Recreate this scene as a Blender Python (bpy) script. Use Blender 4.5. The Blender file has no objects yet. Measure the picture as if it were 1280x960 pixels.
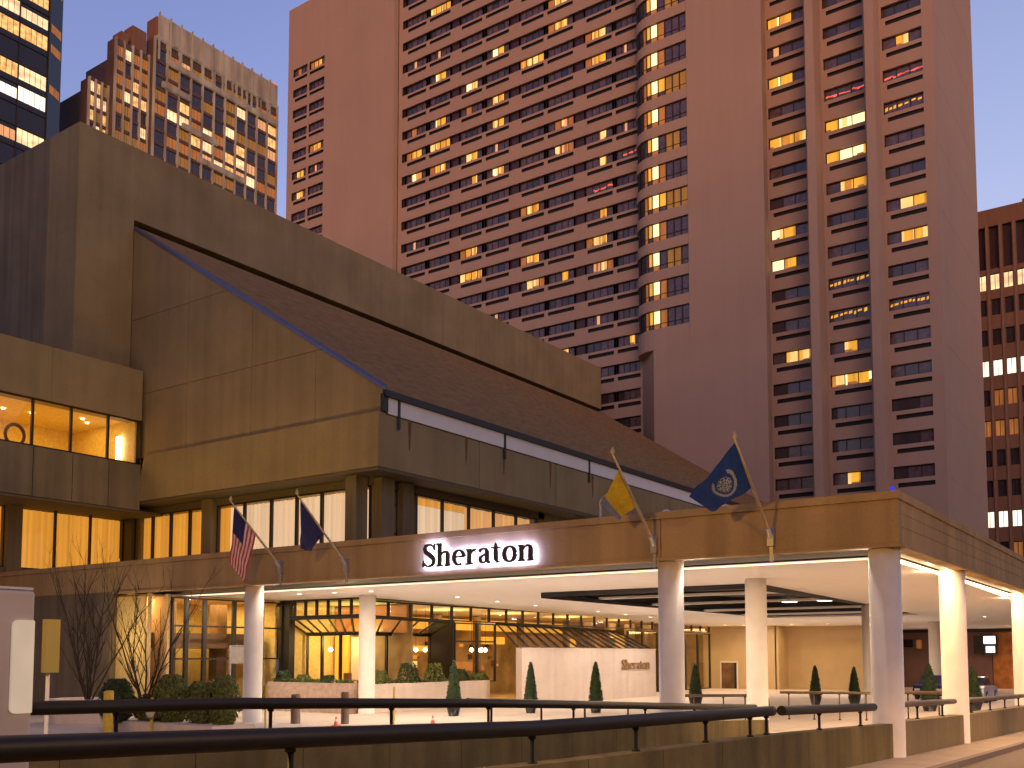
import bpy, math, random
from math import sin, cos, pi, radians, sqrt
from mathutils import Vector
random.seed(7)
C = bpy.context.scene.collection
SC = bpy.context.scene
# ------------------------------------------------------------------ camera model
F, PIT, SH, YAW, EYE = 1230.0, 0.0715, 250.0, 0.613, 2.7
ca, sa, cp, sp = cos(YAW), sin(YAW), cos(PIT), sin(PIT)
def proj(u, v, z):
    z -= EYE
    r = u*ca + v*sa; fw = -u*sa + v*ca
    Z = fw*cp + z*sp; Y = -fw*sp + z*cp
    return 640 + F*r/Z, 480 + SH - F*Y/Z, Z
# ------------------------------------------------------------------ materials
def nodes(name):
    m = bpy.data.materials.new(name); m.use_nodes = True
    nt = m.node_tree; b = nt.nodes['Principled BSDF']
    return m, nt, b
def N(nt, t, **k):
    n = nt.nodes.new(t)
    for a, v in k.items(): setattr(n, a, v)
    return n
def plain(name, col, rough=0.6, metal=0.0, var=0.12, scale=6.0, bump=0.0, spec=0.5):
    m, nt, b = nodes(name)
    tc = N(nt, 'ShaderNodeTexCoord'); no = N(nt, 'ShaderNodeTexNoise')
    no.inputs['Scale'].default_value = scale; no.inputs['Detail'].default_value = 6
    nt.links.new(tc.outputs['Object'], no.inputs['Vector'])
    r = N(nt, 'ShaderNodeValToRGB')
    r.color_ramp.elements[0].position = .3; r.color_ramp.elements[1].position = .7
    r.color_ramp.elements[0].color = tuple(c*(1-var) for c in col)+(1,)
    r.color_ramp.elements[1].color = tuple(min(1, c*(1+var)) for c in col)+(1,)
    nt.links.new(no.outputs['Fac'], r.inputs['Fac']); nt.links.new(r.outputs['Color'], b.inputs['Base Color'])
    b.inputs['Roughness'].default_value = rough; b.inputs['Metallic'].default_value = metal
    b.inputs['Specular IOR Level'].default_value = spec
    if bump:
        bp = N(nt, 'ShaderNodeBump'); bp.inputs['Strength'].default_value = bump; bp.inputs['Distance'].default_value = .02
        nt.links.new(no.outputs['Fac'], bp.inputs['Height']); nt.links.new(bp.outputs['Normal'], b.inputs['Normal'])
    return m
def concrete(name, col, var=0.16, streak=0.3, scale=0.35, rough=0.85):
    """board of cast concrete: large cloudy mottling, fine grain and vertical rain streaks"""
    m, nt, b = nodes(name)
    tc = N(nt, 'ShaderNodeTexCoord')
    big = N(nt, 'ShaderNodeTexNoise'); big.inputs['Scale'].default_value = scale; big.inputs['Detail'].default_value = 7; big.inputs['Roughness'].default_value = .6
    mp = N(nt, 'ShaderNodeMapping'); mp.inputs['Scale'].default_value = (1.6, 1.6, .07)
    st = N(nt, 'ShaderNodeTexNoise'); st.inputs['Scale'].default_value = 1.0; st.inputs['Detail'].default_value = 5
    fine = N(nt, 'ShaderNodeTexNoise'); fine.inputs['Scale'].default_value = 14; fine.inputs['Detail'].default_value = 5
    L = nt.links.new
    L(tc.outputs['Object'], big.inputs['Vector']); L(tc.outputs['Object'], mp.inputs['Vector']); L(mp.outputs['Vector'], st.inputs['Vector']); L(tc.outputs['Object'], fine.inputs['Vector'])
    def mr(src, a, c, lo=.3, hi=.7):
        q = N(nt, 'ShaderNodeMapRange'); q.inputs['From Min'].default_value = lo; q.inputs['From Max'].default_value = hi
        q.inputs['To Min'].default_value = a; q.inputs['To Max'].default_value = c
        L(src.outputs['Fac'], q.inputs['Value']); return q
    a1 = mr(big, 1-var, 1+var); a2 = mr(st, 1-streak, 1.0, .35, .6); a3 = mr(fine, .94, 1.06)
    m1 = N(nt, 'ShaderNodeMath', operation='MULTIPLY'); m2 = N(nt, 'ShaderNodeMath', operation='MULTIPLY')
    L(a1.outputs[0], m1.inputs[0]); L(a2.outputs[0], m1.inputs[1]); L(m1.outputs[0], m2.inputs[0]); L(a3.outputs[0], m2.inputs[1])
    vm = N(nt, 'ShaderNodeVectorMath', operation='SCALE'); vm.inputs[0].default_value = col
    L(m2.outputs[0], vm.inputs['Scale']); L(vm.outputs[0], b.inputs['Base Color'])
    b.inputs['Roughness'].default_value = rough; b.inputs['Specular IOR Level'].default_value = .25
    bp = N(nt, 'ShaderNodeBump'); bp.inputs['Strength'].default_value = .25; bp.inputs['Distance'].default_value = .01
    L(fine.outputs['Fac'], bp.inputs['Height']); L(bp.outputs['Normal'], b.inputs['Normal'])
    return m
def emit(name, col, s, var=0.0, scale=(3, 3, .2), rough=.6):
    """a lit lamp, screen or window blind, or a glow put into a surface"""
    m, nt, b = nodes(name)
    b.inputs['Base Color'].default_value = tuple(c*.5 for c in col)+(1,)
    b.inputs['Roughness'].default_value = rough
    b.inputs['Emission Color'].default_value = tuple(col)+(1,)
    s = s/K
    b.inputs['Emission Strength'].default_value = s
    if var:
        tc = N(nt, 'ShaderNodeTexCoord'); mp = N(nt, 'ShaderNodeMapping'); mp.inputs['Scale'].default_value = scale
        no = N(nt, 'ShaderNodeTexNoise'); no.inputs['Scale'].default_value = 1; no.inputs['Detail'].default_value = 3
        q = N(nt, 'ShaderNodeMapRange'); q.inputs['From Min'].default_value = .3; q.inputs['From Max'].default_value = .7
        q.inputs['To Min'].default_value = s*(1-var); q.inputs['To Max'].default_value = s*(1+var)
        nt.links.new(tc.outputs['Object'], mp.inputs['Vector']); nt.links.new(mp.outputs['Vector'], no.inputs['Vector'])
        nt.links.new(no.outputs['Fac'], q.inputs['Value']); nt.links.new(q.outputs[0], b.inputs['Emission Strength'])
    return m
def glass(name, tint=(1, 1, 1), gloss=.12):
    """clear pane: see-through with a mirror share that grows at grazing angles"""
    m, nt, b = nodes(name)
    nt.nodes.remove(b); out = nt.nodes['Material Output']
    tr = N(nt, 'ShaderNodeBsdfTransparent'); tr.inputs['Color'].default_value = tuple(tint)+(1,)
    gl = N(nt, 'ShaderNodeBsdfGlossy'); gl.inputs['Roughness'].default_value = .03
    lw = N(nt, 'ShaderNodeLayerWeight'); lw.inputs['Blend'].default_value = .5
    pw = N(nt, 'ShaderNodeMath', operation='POWER'); pw.inputs[1].default_value = 4
    fr = N(nt, 'ShaderNodeMath', operation='MULTIPLY_ADD'); fr.inputs[1].default_value = .6; fr.inputs[2].default_value = .05
    nt.links.new(lw.outputs['Facing'], pw.inputs[0]); nt.links.new(pw.outputs[0], fr.inputs[0])
    mx = N(nt, 'ShaderNodeMixShader')
    nt.links.new(fr.outputs[0], mx.inputs[0]); nt.links.new(tr.outputs[0], mx.inputs[1]); nt.links.new(gl.outputs[0], mx.inputs[2])
    nt.links.new(mx.outputs[0], out.inputs['Surface'])
    return m
M = {}
EXPO = 1.8; K = 2**EXPO
M['tower'] = concrete('tower_concrete', (.385, .275, .212), .05, .035, .12)
M['tower_end'] = M['tower']
M['podium'] = concrete('podium_concrete', (.315, .235, .120), .16, .12, .3)
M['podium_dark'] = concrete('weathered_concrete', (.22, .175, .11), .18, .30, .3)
M['canopy'] = concrete('canopy_concrete', (.46, .31, .145), .12, .20, .5)
M['parapet'] = concrete('ramp_wall_concrete', (.20, .155, .065), .22, .35, .8)
M['paint'] = plain('white_plaster', (.80, .76, .72), .75, var=.03, scale=1.5)
M['column'] = plain('column_paint', (.78, .70, .62), .55, var=.05, scale=2)
M['cream'] = plain('cream_plaster', (.62, .46, .25), .75, var=.05, scale=1)
M['limestone'] = concrete('pale_limestone', (.74, .62, .54), .06, .08, .7)
M['pinkstone'] = plain('pink_planter_stone', (.52, .38, .32), .8, var=.2, scale=4)
M['frame'] = plain('bronze_frame', (.035, .028, .022), .45, .3, var=.2)
M['dark'] = plain('dark_void', (.012, .010, .012), .8, var=.1)
M['vent'] = plain('black_louvre', (.006, .005, .006), .7)
M['roof'] = plain('roof_batten', (.26, .155, .070), .6, var=.2, scale=1.3)
M['flash'] = plain('zinc_flashing', (.16, .16, .24), .35, .6, var=.1)
M['gutter'] = plain('dark_gutter', (.022, .018, .020), .5)
M['soffit_dark'] = plain('soffit_paint_brown', (.13, .10, .06), .8)
M['rail'] = plain('weathered_rail', (.012, .007, .005), .5, .1, var=.3, scale=9, spec=.4)
M['rail2'] = plain('grey_brown_rail', (.13, .09, .075), .5, .2, var=.25, scale=9)
M['steel'] = plain('galvanised_steel', (.45, .43, .42), .4, .7)
M['brass'] = plain('flagpole_gilt', (.52, .40, .22), .4, .5)
M['ground'] = concrete('plaza_paving', (.60, .50, .42), .08, .0, .6, .7)
M['asphalt'] = plain('asphalt', (.17, .125, .085), .8, var=.25, scale=30, bump=.4)
M['walk'] = concrete('sidewalk_concrete', (.42, .33, .25), .12, .0, .9)
M['kerb'] = plain('kerb_granite', (.20, .15, .12), .8, var=.25, scale=14)
M['wood'] = plain('timber_rail_cap', (.13, .08, .04), .5, var=.3, scale=8)
M['bark'] = plain('bare_bark', (.050, .034, .022), .85, var=.35, scale=22)
M['leaf'] = plain('conifer_needles', (.028, .055, .014), .7, var=.5, scale=14)
M['leaf2'] = plain('box_hedge_leaves', (.11, .13, .022), .7, var=.5, scale=10)
M['pot'] = plain('black_planter', (.02, .022, .026), .35, var=.2)
M['bollard'] = plain('brown_bollard', (.16, .10, .055), .6, var=.2)
M['yellow'] = plain('yellow_paint', (.62, .42, .02), .5, var=.12)
M['orange'] = plain('cone_orange', (.75, .10, .02), .5, var=.08)
M['white'] = plain('white_enamel', (.72, .70, .70), .4, var=.05)
M['grey'] = plain('grey_booth_paint', (.62, .52, .44), .5, var=.10, scale=1.2)
M['pale'] = emit('pale_booth_panel', (1, .80, .58), .42, .12, (2, 2, 2))  # weak emission added to make the booth panel paler
M['brownwall'] = concrete('brown_cladding', (.22, .12, .08), .1, .1, .3)
M['brownlight'] = plain('brown_mullion_stone', (.24, .145, .10), .8)
M['letter_dark'] = plain('letter_face', (.004, .003, .012), .4)
M['letter_bronze'] = plain('letter_bronze', (.33, .20, .10), .45, .3)
M['halo'] = emit('halo_light', (.36, .40, 1.0), 100)
M['pane'] = plain('dark_glass', (.050, .038, .048), .08, 0, var=.15, scale=.8, spec=.8)
M['pane_b'] = plain('dark_glass_drape', (.105, .072, .085), .14, 0, var=.3, scale=2.5, spec=.7)
M['pane_blue'] = plain('blue_glass', (.02, .035, .10), .05, 0, spec=.9)
M['tower_glass'] = plain('tower_glass', (.022, .022, .034), .1, spec=.5)
M['panel'] = plain('maroon_spandrel', (.050, .022, .022), .3, 0, var=.2)
M['lit_white'] = emit('lit_room_bright', (1, .80, .38), 1.5, .15, (2, 2, 2))
M['lit_gold'] = emit('lit_curtain_gold', (1, .47, .045), .78, .30, (2.6, 2.6, .2))
M['lit_cream'] = emit('lit_curtain_cream', (1, .64, .22), .95, .25, (2, 2, .5))
M['lit_amber2'] = emit('lit_curtain_amber', (1, .42, .06), .5, .3, (2, 2, .5))
M['lit_dim'] = emit('lit_curtain_dim', (.8, .30, .07), .26, .4, (2, 2, .3))
M['lit_faint'] = emit('lit_curtain_faint', (.8, .42, .08), .11, .4, (2, 2, .3))
M['lit_peach'] = emit('lit_curtain_peach', (1, .50, .22), .6, .2, (3, 3, .2))
M['lit_red'] = emit('red_lamp_and_reflection', (1, .13, .07), 1.0, .6, (1.5, 1.5, 6))  # warning lamp, and red reflections painted onto dark panes
M['lit_cool'] = emit('lit_office_white', (1, .92, .70), 1.5, .1)
M['lit_amber'] = emit('lit_office_amber', (1, .55, .18), .95, .55, (1.2, 1.2, 1.2))
M['lit_warm'] = emit('lit_office_warm', (1, .68, .36), 1.15, .5, (.35, .35, .8))
M['led'] = emit('led_strip', (1, .62, .30), 14)
M['led_front'] = emit('led_cove_front', (1, .70, .42), 2.2)
M['downlight'] = emit('downlight_lens', (1, .84, .66), 7)
M['bulb'] = emit('pendant_bulb', (1, .70, .38), 14)
M['glass'] = glass('clear_glass')
M['curtain_gold'] = emit('backlit_gold_curtain', (1, .44, .055), .56, .22, (5, 5, .05))
M['curtain_pale'] = emit('backlit_pale_curtain', (1, .70, .44), .62, .16, (5, 5, .05))
M['curtain_peach'] = emit('backlit_peach_curtain', (1, .50, .16), .6, .2, (5, 5, .05))
M['room'] = plain('amber_room_wall', (.75, .56, .20), .8)
M['room_brown'] = plain('walnut_interior', (.16, .085, .035), .5, var=.4, scale=1.5)
M['olive_ceiling'] = plain('olive_plaster', (.62, .60, .24), .8)
M['walnut'] = plain('restaurant_wall', (.34, .21, .08), .7, var=.45, scale=.7)
M['orangewall'] = plain('timber_lobby_wall', (.45, .17, .03), .5, var=.35, scale=1.8)
M['mauve'] = plain('mauve_garage_wall', (.20, .12, .10), .8, var=.12, scale=.6)
M['flag_blue'] = plain('flag_azure', (.010, .060, .36), .8, var=.15)
M['flag_navy'] = plain('flag_navy', (.012, .012, .085), .8, var=.2)
M['flag_red'] = plain('flag_red', (.42, .035, .035), .8, var=.15)
M['flag_white'] = plain('flag_white', (.62, .50, .48), .8, var=.1)
M['flag_yellow'] = plain('flag_yellow', (.65, .47, .02), .8, var=.15)
M['flag_sky'] = plain('flag_sky', (.20, .26, .48), .8, var=.15)
M['emblem'] = plain('flag_emblem', (.40, .44, .52), .8, var=.1)
M['carpaint'] = plain('white_car_paint', (.55, .55, .60), .25, .2, var=.03)
M['tyre'] = plain('tyre', (.02, .02, .02), .8)
M['carglass'] = plain('car_glass', (.02, .03, .07), .05)
M['green'] = emit('green_lamp', (.1, 1, .35), 1.5)
M['bluelamp'] = emit('blue_lamp', (.02, .05, 1), .8)
M['screen'] = emit('lit_screen', (.85, .93, 1), 2.4)
M['yellowlit'] = emit('lit_yellow_panel', (.75, .60, .16), .03, .2)
M['skylight'] = plain('skylight_grille', (.012, .010, .013), .4, var=.6, scale=2.2)
M['rust'] = plain('rust_stain', (.16, .08, .035), .9, var=.2)
M['lattice'] = emit('stone_painted_glow', (.85, .56, .36), .17, .6, (.5, .5, .10)); M['lattice'].node_tree.nodes['Principled BSDF'].inputs['Base Color'].default_value = (.16, .10, .07, 1)  # floodlighting is put into the stone itself as emission
M['skyscraper'] = plain('dark_brown_granite', (.10, .06, .045), .6, var=.2, scale=.3)
# ------------------------------------------------------------------ mesh builder
class MB:
    def __init__(s): s.v = []; s.f = []; s.m = []; s.ms = []; s.smooth = []
    def mi(s, m):
        if m not in s.ms: s.ms.append(m)
        return s.ms.index(m)
    def face(s, pts, m, sm=False):
        n = len(s.v); s.v += [tuple(p) for p in pts]; s.f.append(tuple(range(n, n+len(pts)))); s.m.append(s.mi(m)); s.smooth.append(sm)
    def hexa(s, p, m):           # p: 4 bottom, 4 top corners in the same order
        n = len(s.v); s.v += [tuple(q) for q in p]
        for f in ((0, 3, 2, 1), (4, 5, 6, 7), (0, 1, 5, 4), (1, 2, 6, 5), (2, 3, 7, 6), (3, 0, 4, 7)):
            s.f.append(tuple(n+i for i in f)); s.m.append(s.mi(m)); s.smooth.append(False)
    def box(s, a, b, m):
        x0, x1 = sorted((a[0], b[0])); y0, y1 = sorted((a[1], b[1])); z0, z1 = sorted((a[2], b[2]))
        s.hexa([(x0, y0, z0), (x1, y0, z0), (x1, y1, z0), (x0, y1, z0), (x0, y0, z1), (x1, y0, z1), (x1, y1, z1), (x0, y1, z1)], m)
    def prism(s, poly, z0, z1, m):   # poly in x,y ccw
        n = len(s.v); k = len(poly)
        s.v += [(p[0], p[1], z0) for p in poly]+[(p[0], p[1], z1) for p in poly]
        s.f.append(tuple(n+i for i in reversed(range(k)))); s.f.append(tuple(n+k+i for i in range(k)))
        s.m += [s.mi(m)]*2; s.smooth += [False]*2
        for i in range(k):
            j = (i+1) % k; s.f.append((n+i, n+j, n+k+j, n+k+i)); s.m.append(s.mi(m)); s.smooth.append(False)
    def tube(s, pts, rad, m, k=10, cap=True):
        """tube through points with radius per point"""
        pts = [Vector(p) for p in pts]
        if not hasattr(rad, '__len__'): rad = [rad]*len(pts)
        n0 = len(s.v); up = Vector((0, 0, 1)); last = None
        for i, p in enumerate(pts):
            d = (pts[min(i+1, len(pts)-1)]-pts[max(i-1, 0)]).normalized()
            a = last if last is not None else (d.cross(up) if abs(d.z) < .95 else d.cross(Vector((1, 0, 0))))
            a = (a - d*a.dot(d)).normalized(); b = d.cross(a); last = a
            for j in range(k):
                t = 2*pi*j/k; s.v.append(tuple(p + (a*cos(t)+b*sin(t))*rad[i]))
        for i in range(len(pts)-1):
            for j in range(k):
                q = (j+1) % k
                s.f.append((n0+i*k+j, n0+i*k+q, n0+(i+1)*k+q, n0+(i+1)*k+j)); s.m.append(s.mi(m)); s.smooth.append(True)
        if cap:
            for base in (n0, n0+(len(pts)-1)*k):
                s.f.append(tuple(base+j for j in range(k))); s.m.append(s.mi(m)); s.smooth.append(False)
    def lathe(s, prof, m, c=(0, 0, 0), k=20):
        n0 = len(s.v)
        for r, z in prof:
            for j in range(k):
                t = 2*pi*j/k; s.v.append((c[0]+r*cos(t), c[1]+r*sin(t), c[2]+z))
        for i in range(len(prof)-1):
            for j in range(k):
                q = (j+1) % k
                s.f.append((n0+i*k+j, n0+i*k+q, n0+(i+1)*k+q, n0+(i+1)*k+j)); s.m.append(s.mi(m)); s.smooth.append(True)
        for base in (n0, n0+(len(prof)-1)*k):
            s.f.append(tuple(base+j for j in range(k))); s.m.append(s.mi(m)); s.smooth.append(False)
    def build(s, name, parent=None, loc=None, bevel=0):
        off = Vector(parent.location) if parent is not None and parent.get('_w', 1) else Vector((0, 0, 0))
        if loc is not None and parent is None: off = Vector(loc)
        me = bpy.data.meshes.new(name)
        me.from_pydata([tuple(Vector(p)-off) for p in s.v], [], s.f)
        for m in s.ms: me.materials.append(M[m])
        me.polygons.foreach_set('material_index', s.m); me.polygons.foreach_set('use_smooth', s.smooth)
        me.update()
        o = bpy.data.objects.new(name, me); C.objects.link(o)
        if parent is not None: o.parent = parent
        elif loc is not None: o.location = loc
        if bevel:
            b = o.modifiers.new('bevel', 'BEVEL'); b.width = bevel; b.segments = 2; b.limit_method = 'ANGLE'
        return o
def tag(o, label=None, cat=None, group=None, kind=None):
    if label: o['label'] = label
    if cat: o['category'] = cat
    if group: o['group'] = group
    if kind: o['kind'] = kind
    return o
def thing(name, loc, label, cat, group=None):
    o = bpy.data.objects.new(name, None); C.objects.link(o); o.location = loc; o.empty_display_size = .3
    return tag(o, label, cat, group)
def struct(name, mb): return tag(mb.build(name), kind='structure')
def copy_tree(o, parent=None):
    c = o.copy(); C.objects.link(c)
    if parent is not None: c.parent = parent
    for ch in o.children: copy_tree(ch, c)
    return c
# plane mappers: s along the wall, n inward depth, z up
def PA(v0): return lambda s, n, z: (s, v0+n, z)        # wall facing -v
def PB(u0): return lambda s, n, z: (u0-n, s, z)        # wall facing +u
def pbox(mb, P, s0, s1, n0, n1, z0, z1, m):
    mb.hexa([P(s0, n0, z0), P(s1, n0, z0), P(s1, n1, z0), P(s0, n1, z0), P(s0, n0, z1), P(s1, n0, z1), P(s1, n1, z1), P(s0, n1, z1)], m)
def wall_holes(mb, P, s0, s1, z0, z1, holes, m, back=None):
    """front skin with rectangular openings (a,b,c,d,depth,backmat) and reveals"""
    S = sorted(set([s0, s1]+[h[0] for h in holes]+[h[1] for h in holes])); Zs = sorted(set([z0, z1]+[h[2] for h in holes]+[h[3] for h in holes]))
    S = [s for s in S if s0-1e-6 <= s <= s1+1e-6]; Zs = [z for z in Zs if z0-1e-6 <= z <= z1+1e-6]
    for j in range(len(Zs)-1):
        zc = (Zs[j]+Zs[j+1])/2; run = None
        act = [h for h in holes if h[2] < zc < h[3]]
        for i in range(len(S)-1):
            sc = (S[i]+S[i+1])/2
            solid = not any(h[0] < sc < h[1] for h in act)
            if solid and run is None: run = S[i]
            if (not solid or i == len(S)-2) and run is not None:
                e = S[i+1] if solid else S[i]
                mb.face([P(run, 0, Zs[j]), P(e, 0, Zs[j]), P(e, 0, Zs[j+1]), P(run, 0, Zs[j+1])], m); run = None
    for h in holes:
        a, b, c, d, dep = h[:5]; bm = h[5] if len(h) > 5 else None; rm = h[6] if len(h) > 6 else (m, m)
        for iq, q in enumerate((((a, 0, c), (b, 0, c), (b, dep, c), (a, dep, c)), ((a, 0, d), (b, 0, d), (b, dep, d), (a, dep, d)),
                  ((a, 0, c), (a, 0, d), (a, dep, d), (a, dep, c)), ((b, 0, c), (b, 0, d), (b, dep, d), (b, dep, c)))):
            mb.face([P(*x) for x in q], rm[iq//2])
        if bm: mb.face([P(a, dep, c), P(b, dep, c), P(b, dep, d), P(a, dep, d)], bm)
# ================================================================== WORLD, SUN
def build_world():
    w = bpy.data.worlds.new('World'); SC.world = w; w.use_nodes = True; nt = w.node_tree
    bg = nt.nodes['Background']
    sky = N(nt, 'ShaderNodeTexSky'); sky.sky_type = 'NISHITA'; sky.sun_disc = False
    sky.sun_elevation = radians(SKYEL); sky.sun_rotation = radians(146); sky.altitude = 100
    sky.air_density = 1.3; sky.dust_density = 4.0; sky.ozone_density = 1.0
    tint = N(nt, 'ShaderNodeMixRGB', blend_type='MULTIPLY'); tint.inputs['Fac'].default_value = 1; tint.inputs['Color2'].default_value = SKYTINT+(1,)
    # paler towards the bright end of the street (right and low), deeper blue to the upper left
    tc = N(nt, 'ShaderNodeTexCoord'); dt = N(nt, 'ShaderNodeVectorMath', operation='DOT_PRODUCT'); dt.inputs[1].default_value = (ca, sa, -1.2)
    mr = N(nt, 'ShaderNodeMapRange'); mr.inputs['From Min'].default_value = -.95; mr.inputs['From Max'].default_value = -.07
    gr = N(nt, 'ShaderNodeMixRGB'); gr.inputs['Color1'].default_value = (.86, .82, .86, 1); gr.inputs['Color2'].default_value = (1.28, 1.18, 1.03, 1)
    m2 = N(nt, 'ShaderNodeMixRGB', blend_type='MULTIPLY'); m2.inputs['Fac'].default_value = 1
    L = nt.links.new
    L(tc.outputs['Generated'], dt.inputs[0]); L(dt.outputs['Value'], mr.inputs['Value']); L(mr.outputs[0], gr.inputs['Fac'])
    L(sky.outputs[0], tint.inputs['Color1']); L(tint.outputs[0], m2.inputs['Color1']); L(gr.outputs[0], m2.inputs['Color2']); L(m2.outputs[0], bg.inputs['Color'])
    bg.inputs['Strength'].default_value = SKYSTR
SKYTINT = (.92, .90, 1.62); SKYSTR = .118; SKYEL = 3.2
build_world()
sun = bpy.data.objects.new('sun', bpy.data.lights.new('sun', 'SUN')); C.objects.link(sun)
sun.data.energy = .37/K; sun.data.color = (1, .68, .64); sun.data.angle = radians(14)
sd = Vector((.72, -.69, math.tan(radians(13.5)))).normalized()
sun.rotation_euler = sd.to_track_quat('Z', 'Y').to_euler()
# ================================================================== GROUND
mb = MB(); mb.box((-900, -300, -1.4), (900, 900, -1.2), 'asphalt'); struct('ground', mb)
def wz(v): return .1-.03*(max(v, 14)-26) if v < 60 else -.92
mb = MB()                                   # street beyond the kerb, following the slope
R = [-30, 0, 14, 20, 26, 32, 38, 44, 50, 60, 120]
for a, b in zip(R, R[1:]):
    mb.face([(-5.0, a, wz(a)-.13), (14, a, wz(a)-.13), (14, b, wz(b)-.13), (-5.0, b, wz(b)-.13)], 'asphalt')
struct('road', mb)
mb = MB()
for a, b in zip(R, R[1:]):
    mb.hexa([(-6.9, a, -1.2), (-5.2, a, -1.2), (-5.2, b, -1.2), (-6.9, b, -1.2), (-6.9, a, wz(a)), (-5.2, a, wz(a)), (-5.2, b, wz(b)), (-6.9, b, wz(b))], 'walk')
struct('sidewalk', mb)
mb = MB()
for a, b in zip(R, R[1:]):
    n = max(1, int((b-a)/3)); 
    for i in range(n):
        p = a+(b-a)*i/n; q = a+(b-a)*(i+1)/n-.02
        mb.hexa([(-5.2, p, -1.2), (-5.0, p, -1.2), (-5.0, q, -1.2), (-5.2, q, -1.2), (-5.2, p, wz(p)+.01), (-5.0, p, wz(p)+.01), (-5.0, q, wz(q)+.01), (-5.2, q, wz(q)+.01)], 'kerb')
struct('kerb', mb)
mb = MB(); mb.box((-70, 14, -1.1), (-12.6, 95, 0), 'ground'); mb.box((-12.6, 27, -1.1), (-6.95, 95, -.004), 'ground')
mb.box((-70, 6, -1.1), (-20, 13.99, -.004), 'ground'); struct('plaza_paving', mb)
mb = MB()
mb.hexa([(-12.4, -6, -1), (-6.9, -6, -1), (-6.9, 27, -1), (-12.4, 27, -1), (-12.4, -6, .9), (-6.9, -6, .9), (-6.9, 27, .02), (-12.4, 27, .02)], 'asphalt')
struct('ramp', mb)
# ================================================================== HOTEL TOWER
TOP = 92.0
tower = thing('hotel_tower', (-60, 90, -1), 'tall pink-brown concrete hotel slab tower with rows of strip windows', 'tower')
W_MAIN = [(-79.71, -76.34), (-75.88, -72.52), (-71.1, -67.64), (-67.16, -63.74), (-62.3, -58.88), (-58.46, -54.98), (-53.58, -50.06), (-49.7, -46.95)]
W_LEFT = [(-99.55, -96.8), (-96.4, -93.5)]
W_RIGHT = [(-32.2-.55, -29.13), (-27.3, -23.64), (-21.95, -18.52)]
def zmain(k): return 22.98+2.922*k      # vent centre of floor k
def zright(k): return 23.67+3.045*k
cands = []                                  # (area, P, s0, s1, z0, z1, n, section)
def floors(zf, lo, hi):
    k = lo
    while zf(k) < hi: yield k; k += 1
main_h, left_h, right_h = [], [], []
vents = []
for sec, cols, zf, P, hol, k0, hi in (('main', W_MAIN, zmain, PA(90.0), main_h, 0, TOP-4), ('left', W_LEFT, zmain, PA(89.2), left_h, 4, TOP-9), ('right', W_RIGHT, zright, PA(90.0), right_h, -2, TOP-4)):
    for k in floors(zf, k0, hi):
        zc = zf(k); g = .27 if sec != 'right' else .36; m_rev = 'tower'
        w0, w1 = zc+.21+g, zc+.21+g+1.12
        for ci, (a, b) in enumerate(cols):
            if sec == 'main' and a > -50 and zc > 32.5 and False: continue
            hol.append((a, b, w0, w1, .38, None, (m_rev, 'frame')))
            va = a+.35 if sec == 'right' or (ci % 2 == 0) else a+.08
            vb = b if ci % 2 or sec == 'right' else b-.02
            hol.append((va, vb, zc-.20, zc+.20, .16, 'vent', ('vent', 'vent')))
            cands.append((sec, k, ci, P, a, b, w0, w1)); vents.append((sec, P, va, vb, zc-.19, zc+.19))
        if sec == 'main':                   # maroon panel recess between window pairs
            for a, b in ((-80.25, -79.71), (-72.52, -71.1), (-63.74, -62.3), (-54.98, -53.58)):
                hol.append((a, b, w0, w1, .30, 'panel', ('tower', 'frame')))
            for a, b in ((-76.34, -75.88), (-67.64, -67.16), (-58.88, -58.46), (-50.06, -49.7)):
                hol.append((a, b, w0, w1, .34, 'vent', ('tower', 'frame')))
mb = MB(); wall_holes(mb, PA(90.0), -80.9, -46.65, 0, TOP, main_h, 'tower')
mb.build('facade_wall', tower)
mb = MB(); wall_holes(mb, PA(89.2), -100.6, -81.0, 0, TOP, left_h, 'tower')
mb.face([(-81.0, 89.2, 0), (-81.0, 90.0, 0), (-81.0, 90.0, TOP), (-81.0, 89.2, TOP)], 'tower')
mb.face([(-100.6, 89.2, 0), (-100.6, 109.2, 0), (-100.6, 109.2, TOP), (-100.6, 89.2, TOP)], 'tower')
mb.build('end_wing_wall', tower)
mb = MB(); wall_holes(mb, PA(90.0), -32.95, -17.6, 0, TOP, right_h, 'tower')
mb.build('window_bay_wall', tower)
mb = MB()                                    # proud blank pier with its 45 degree flank, fins, end wall
zb = 33.2
mb.prism([(-46.7, 90.0), (-44.15, 87.5), (-32.4, 87.5), (-32.95, 90.05), (-46.7, 90.6)][::1], 0, zb, 'tower')
mb.prism([(-40.2, 87.5), (-32.4, 87.5), (-32.95, 90.05), (-40.2, 90.6)], zb, TOP, 'tower')
mb.build('blank_pier', tower)
for a, b in ((-28.35, -27.55), (-22.95, -22.15)):
    mb = MB(); mb.box((a, 87.9, 0), (b, 90.02, TOP), 'tower'); mb.build('fin', tower)
mb = MB(); mb.box((-18.3, 90.42, 0), (-17.602, 109.2, TOP), 'tower'); mb.box((-17.601, 90.003, 0), (-17.55, 109.2, TOP-.01), 'tower')
for k in range(1, 15): mb.box((-17.56, 90.1, 6*k), (-17.542, 109.1, 6*k+.04), 'tower')
mb.build('end_wall', tower)
mb = MB(); mb.box((-100.5, 90.75, 0), (-18.3, 109, TOP-.3), 'dark'); mb.box((-100.6, 89.6, TOP), (-17.6, 109.2, TOP+.3), 'tower')
mb.build('core', tower)
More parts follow.
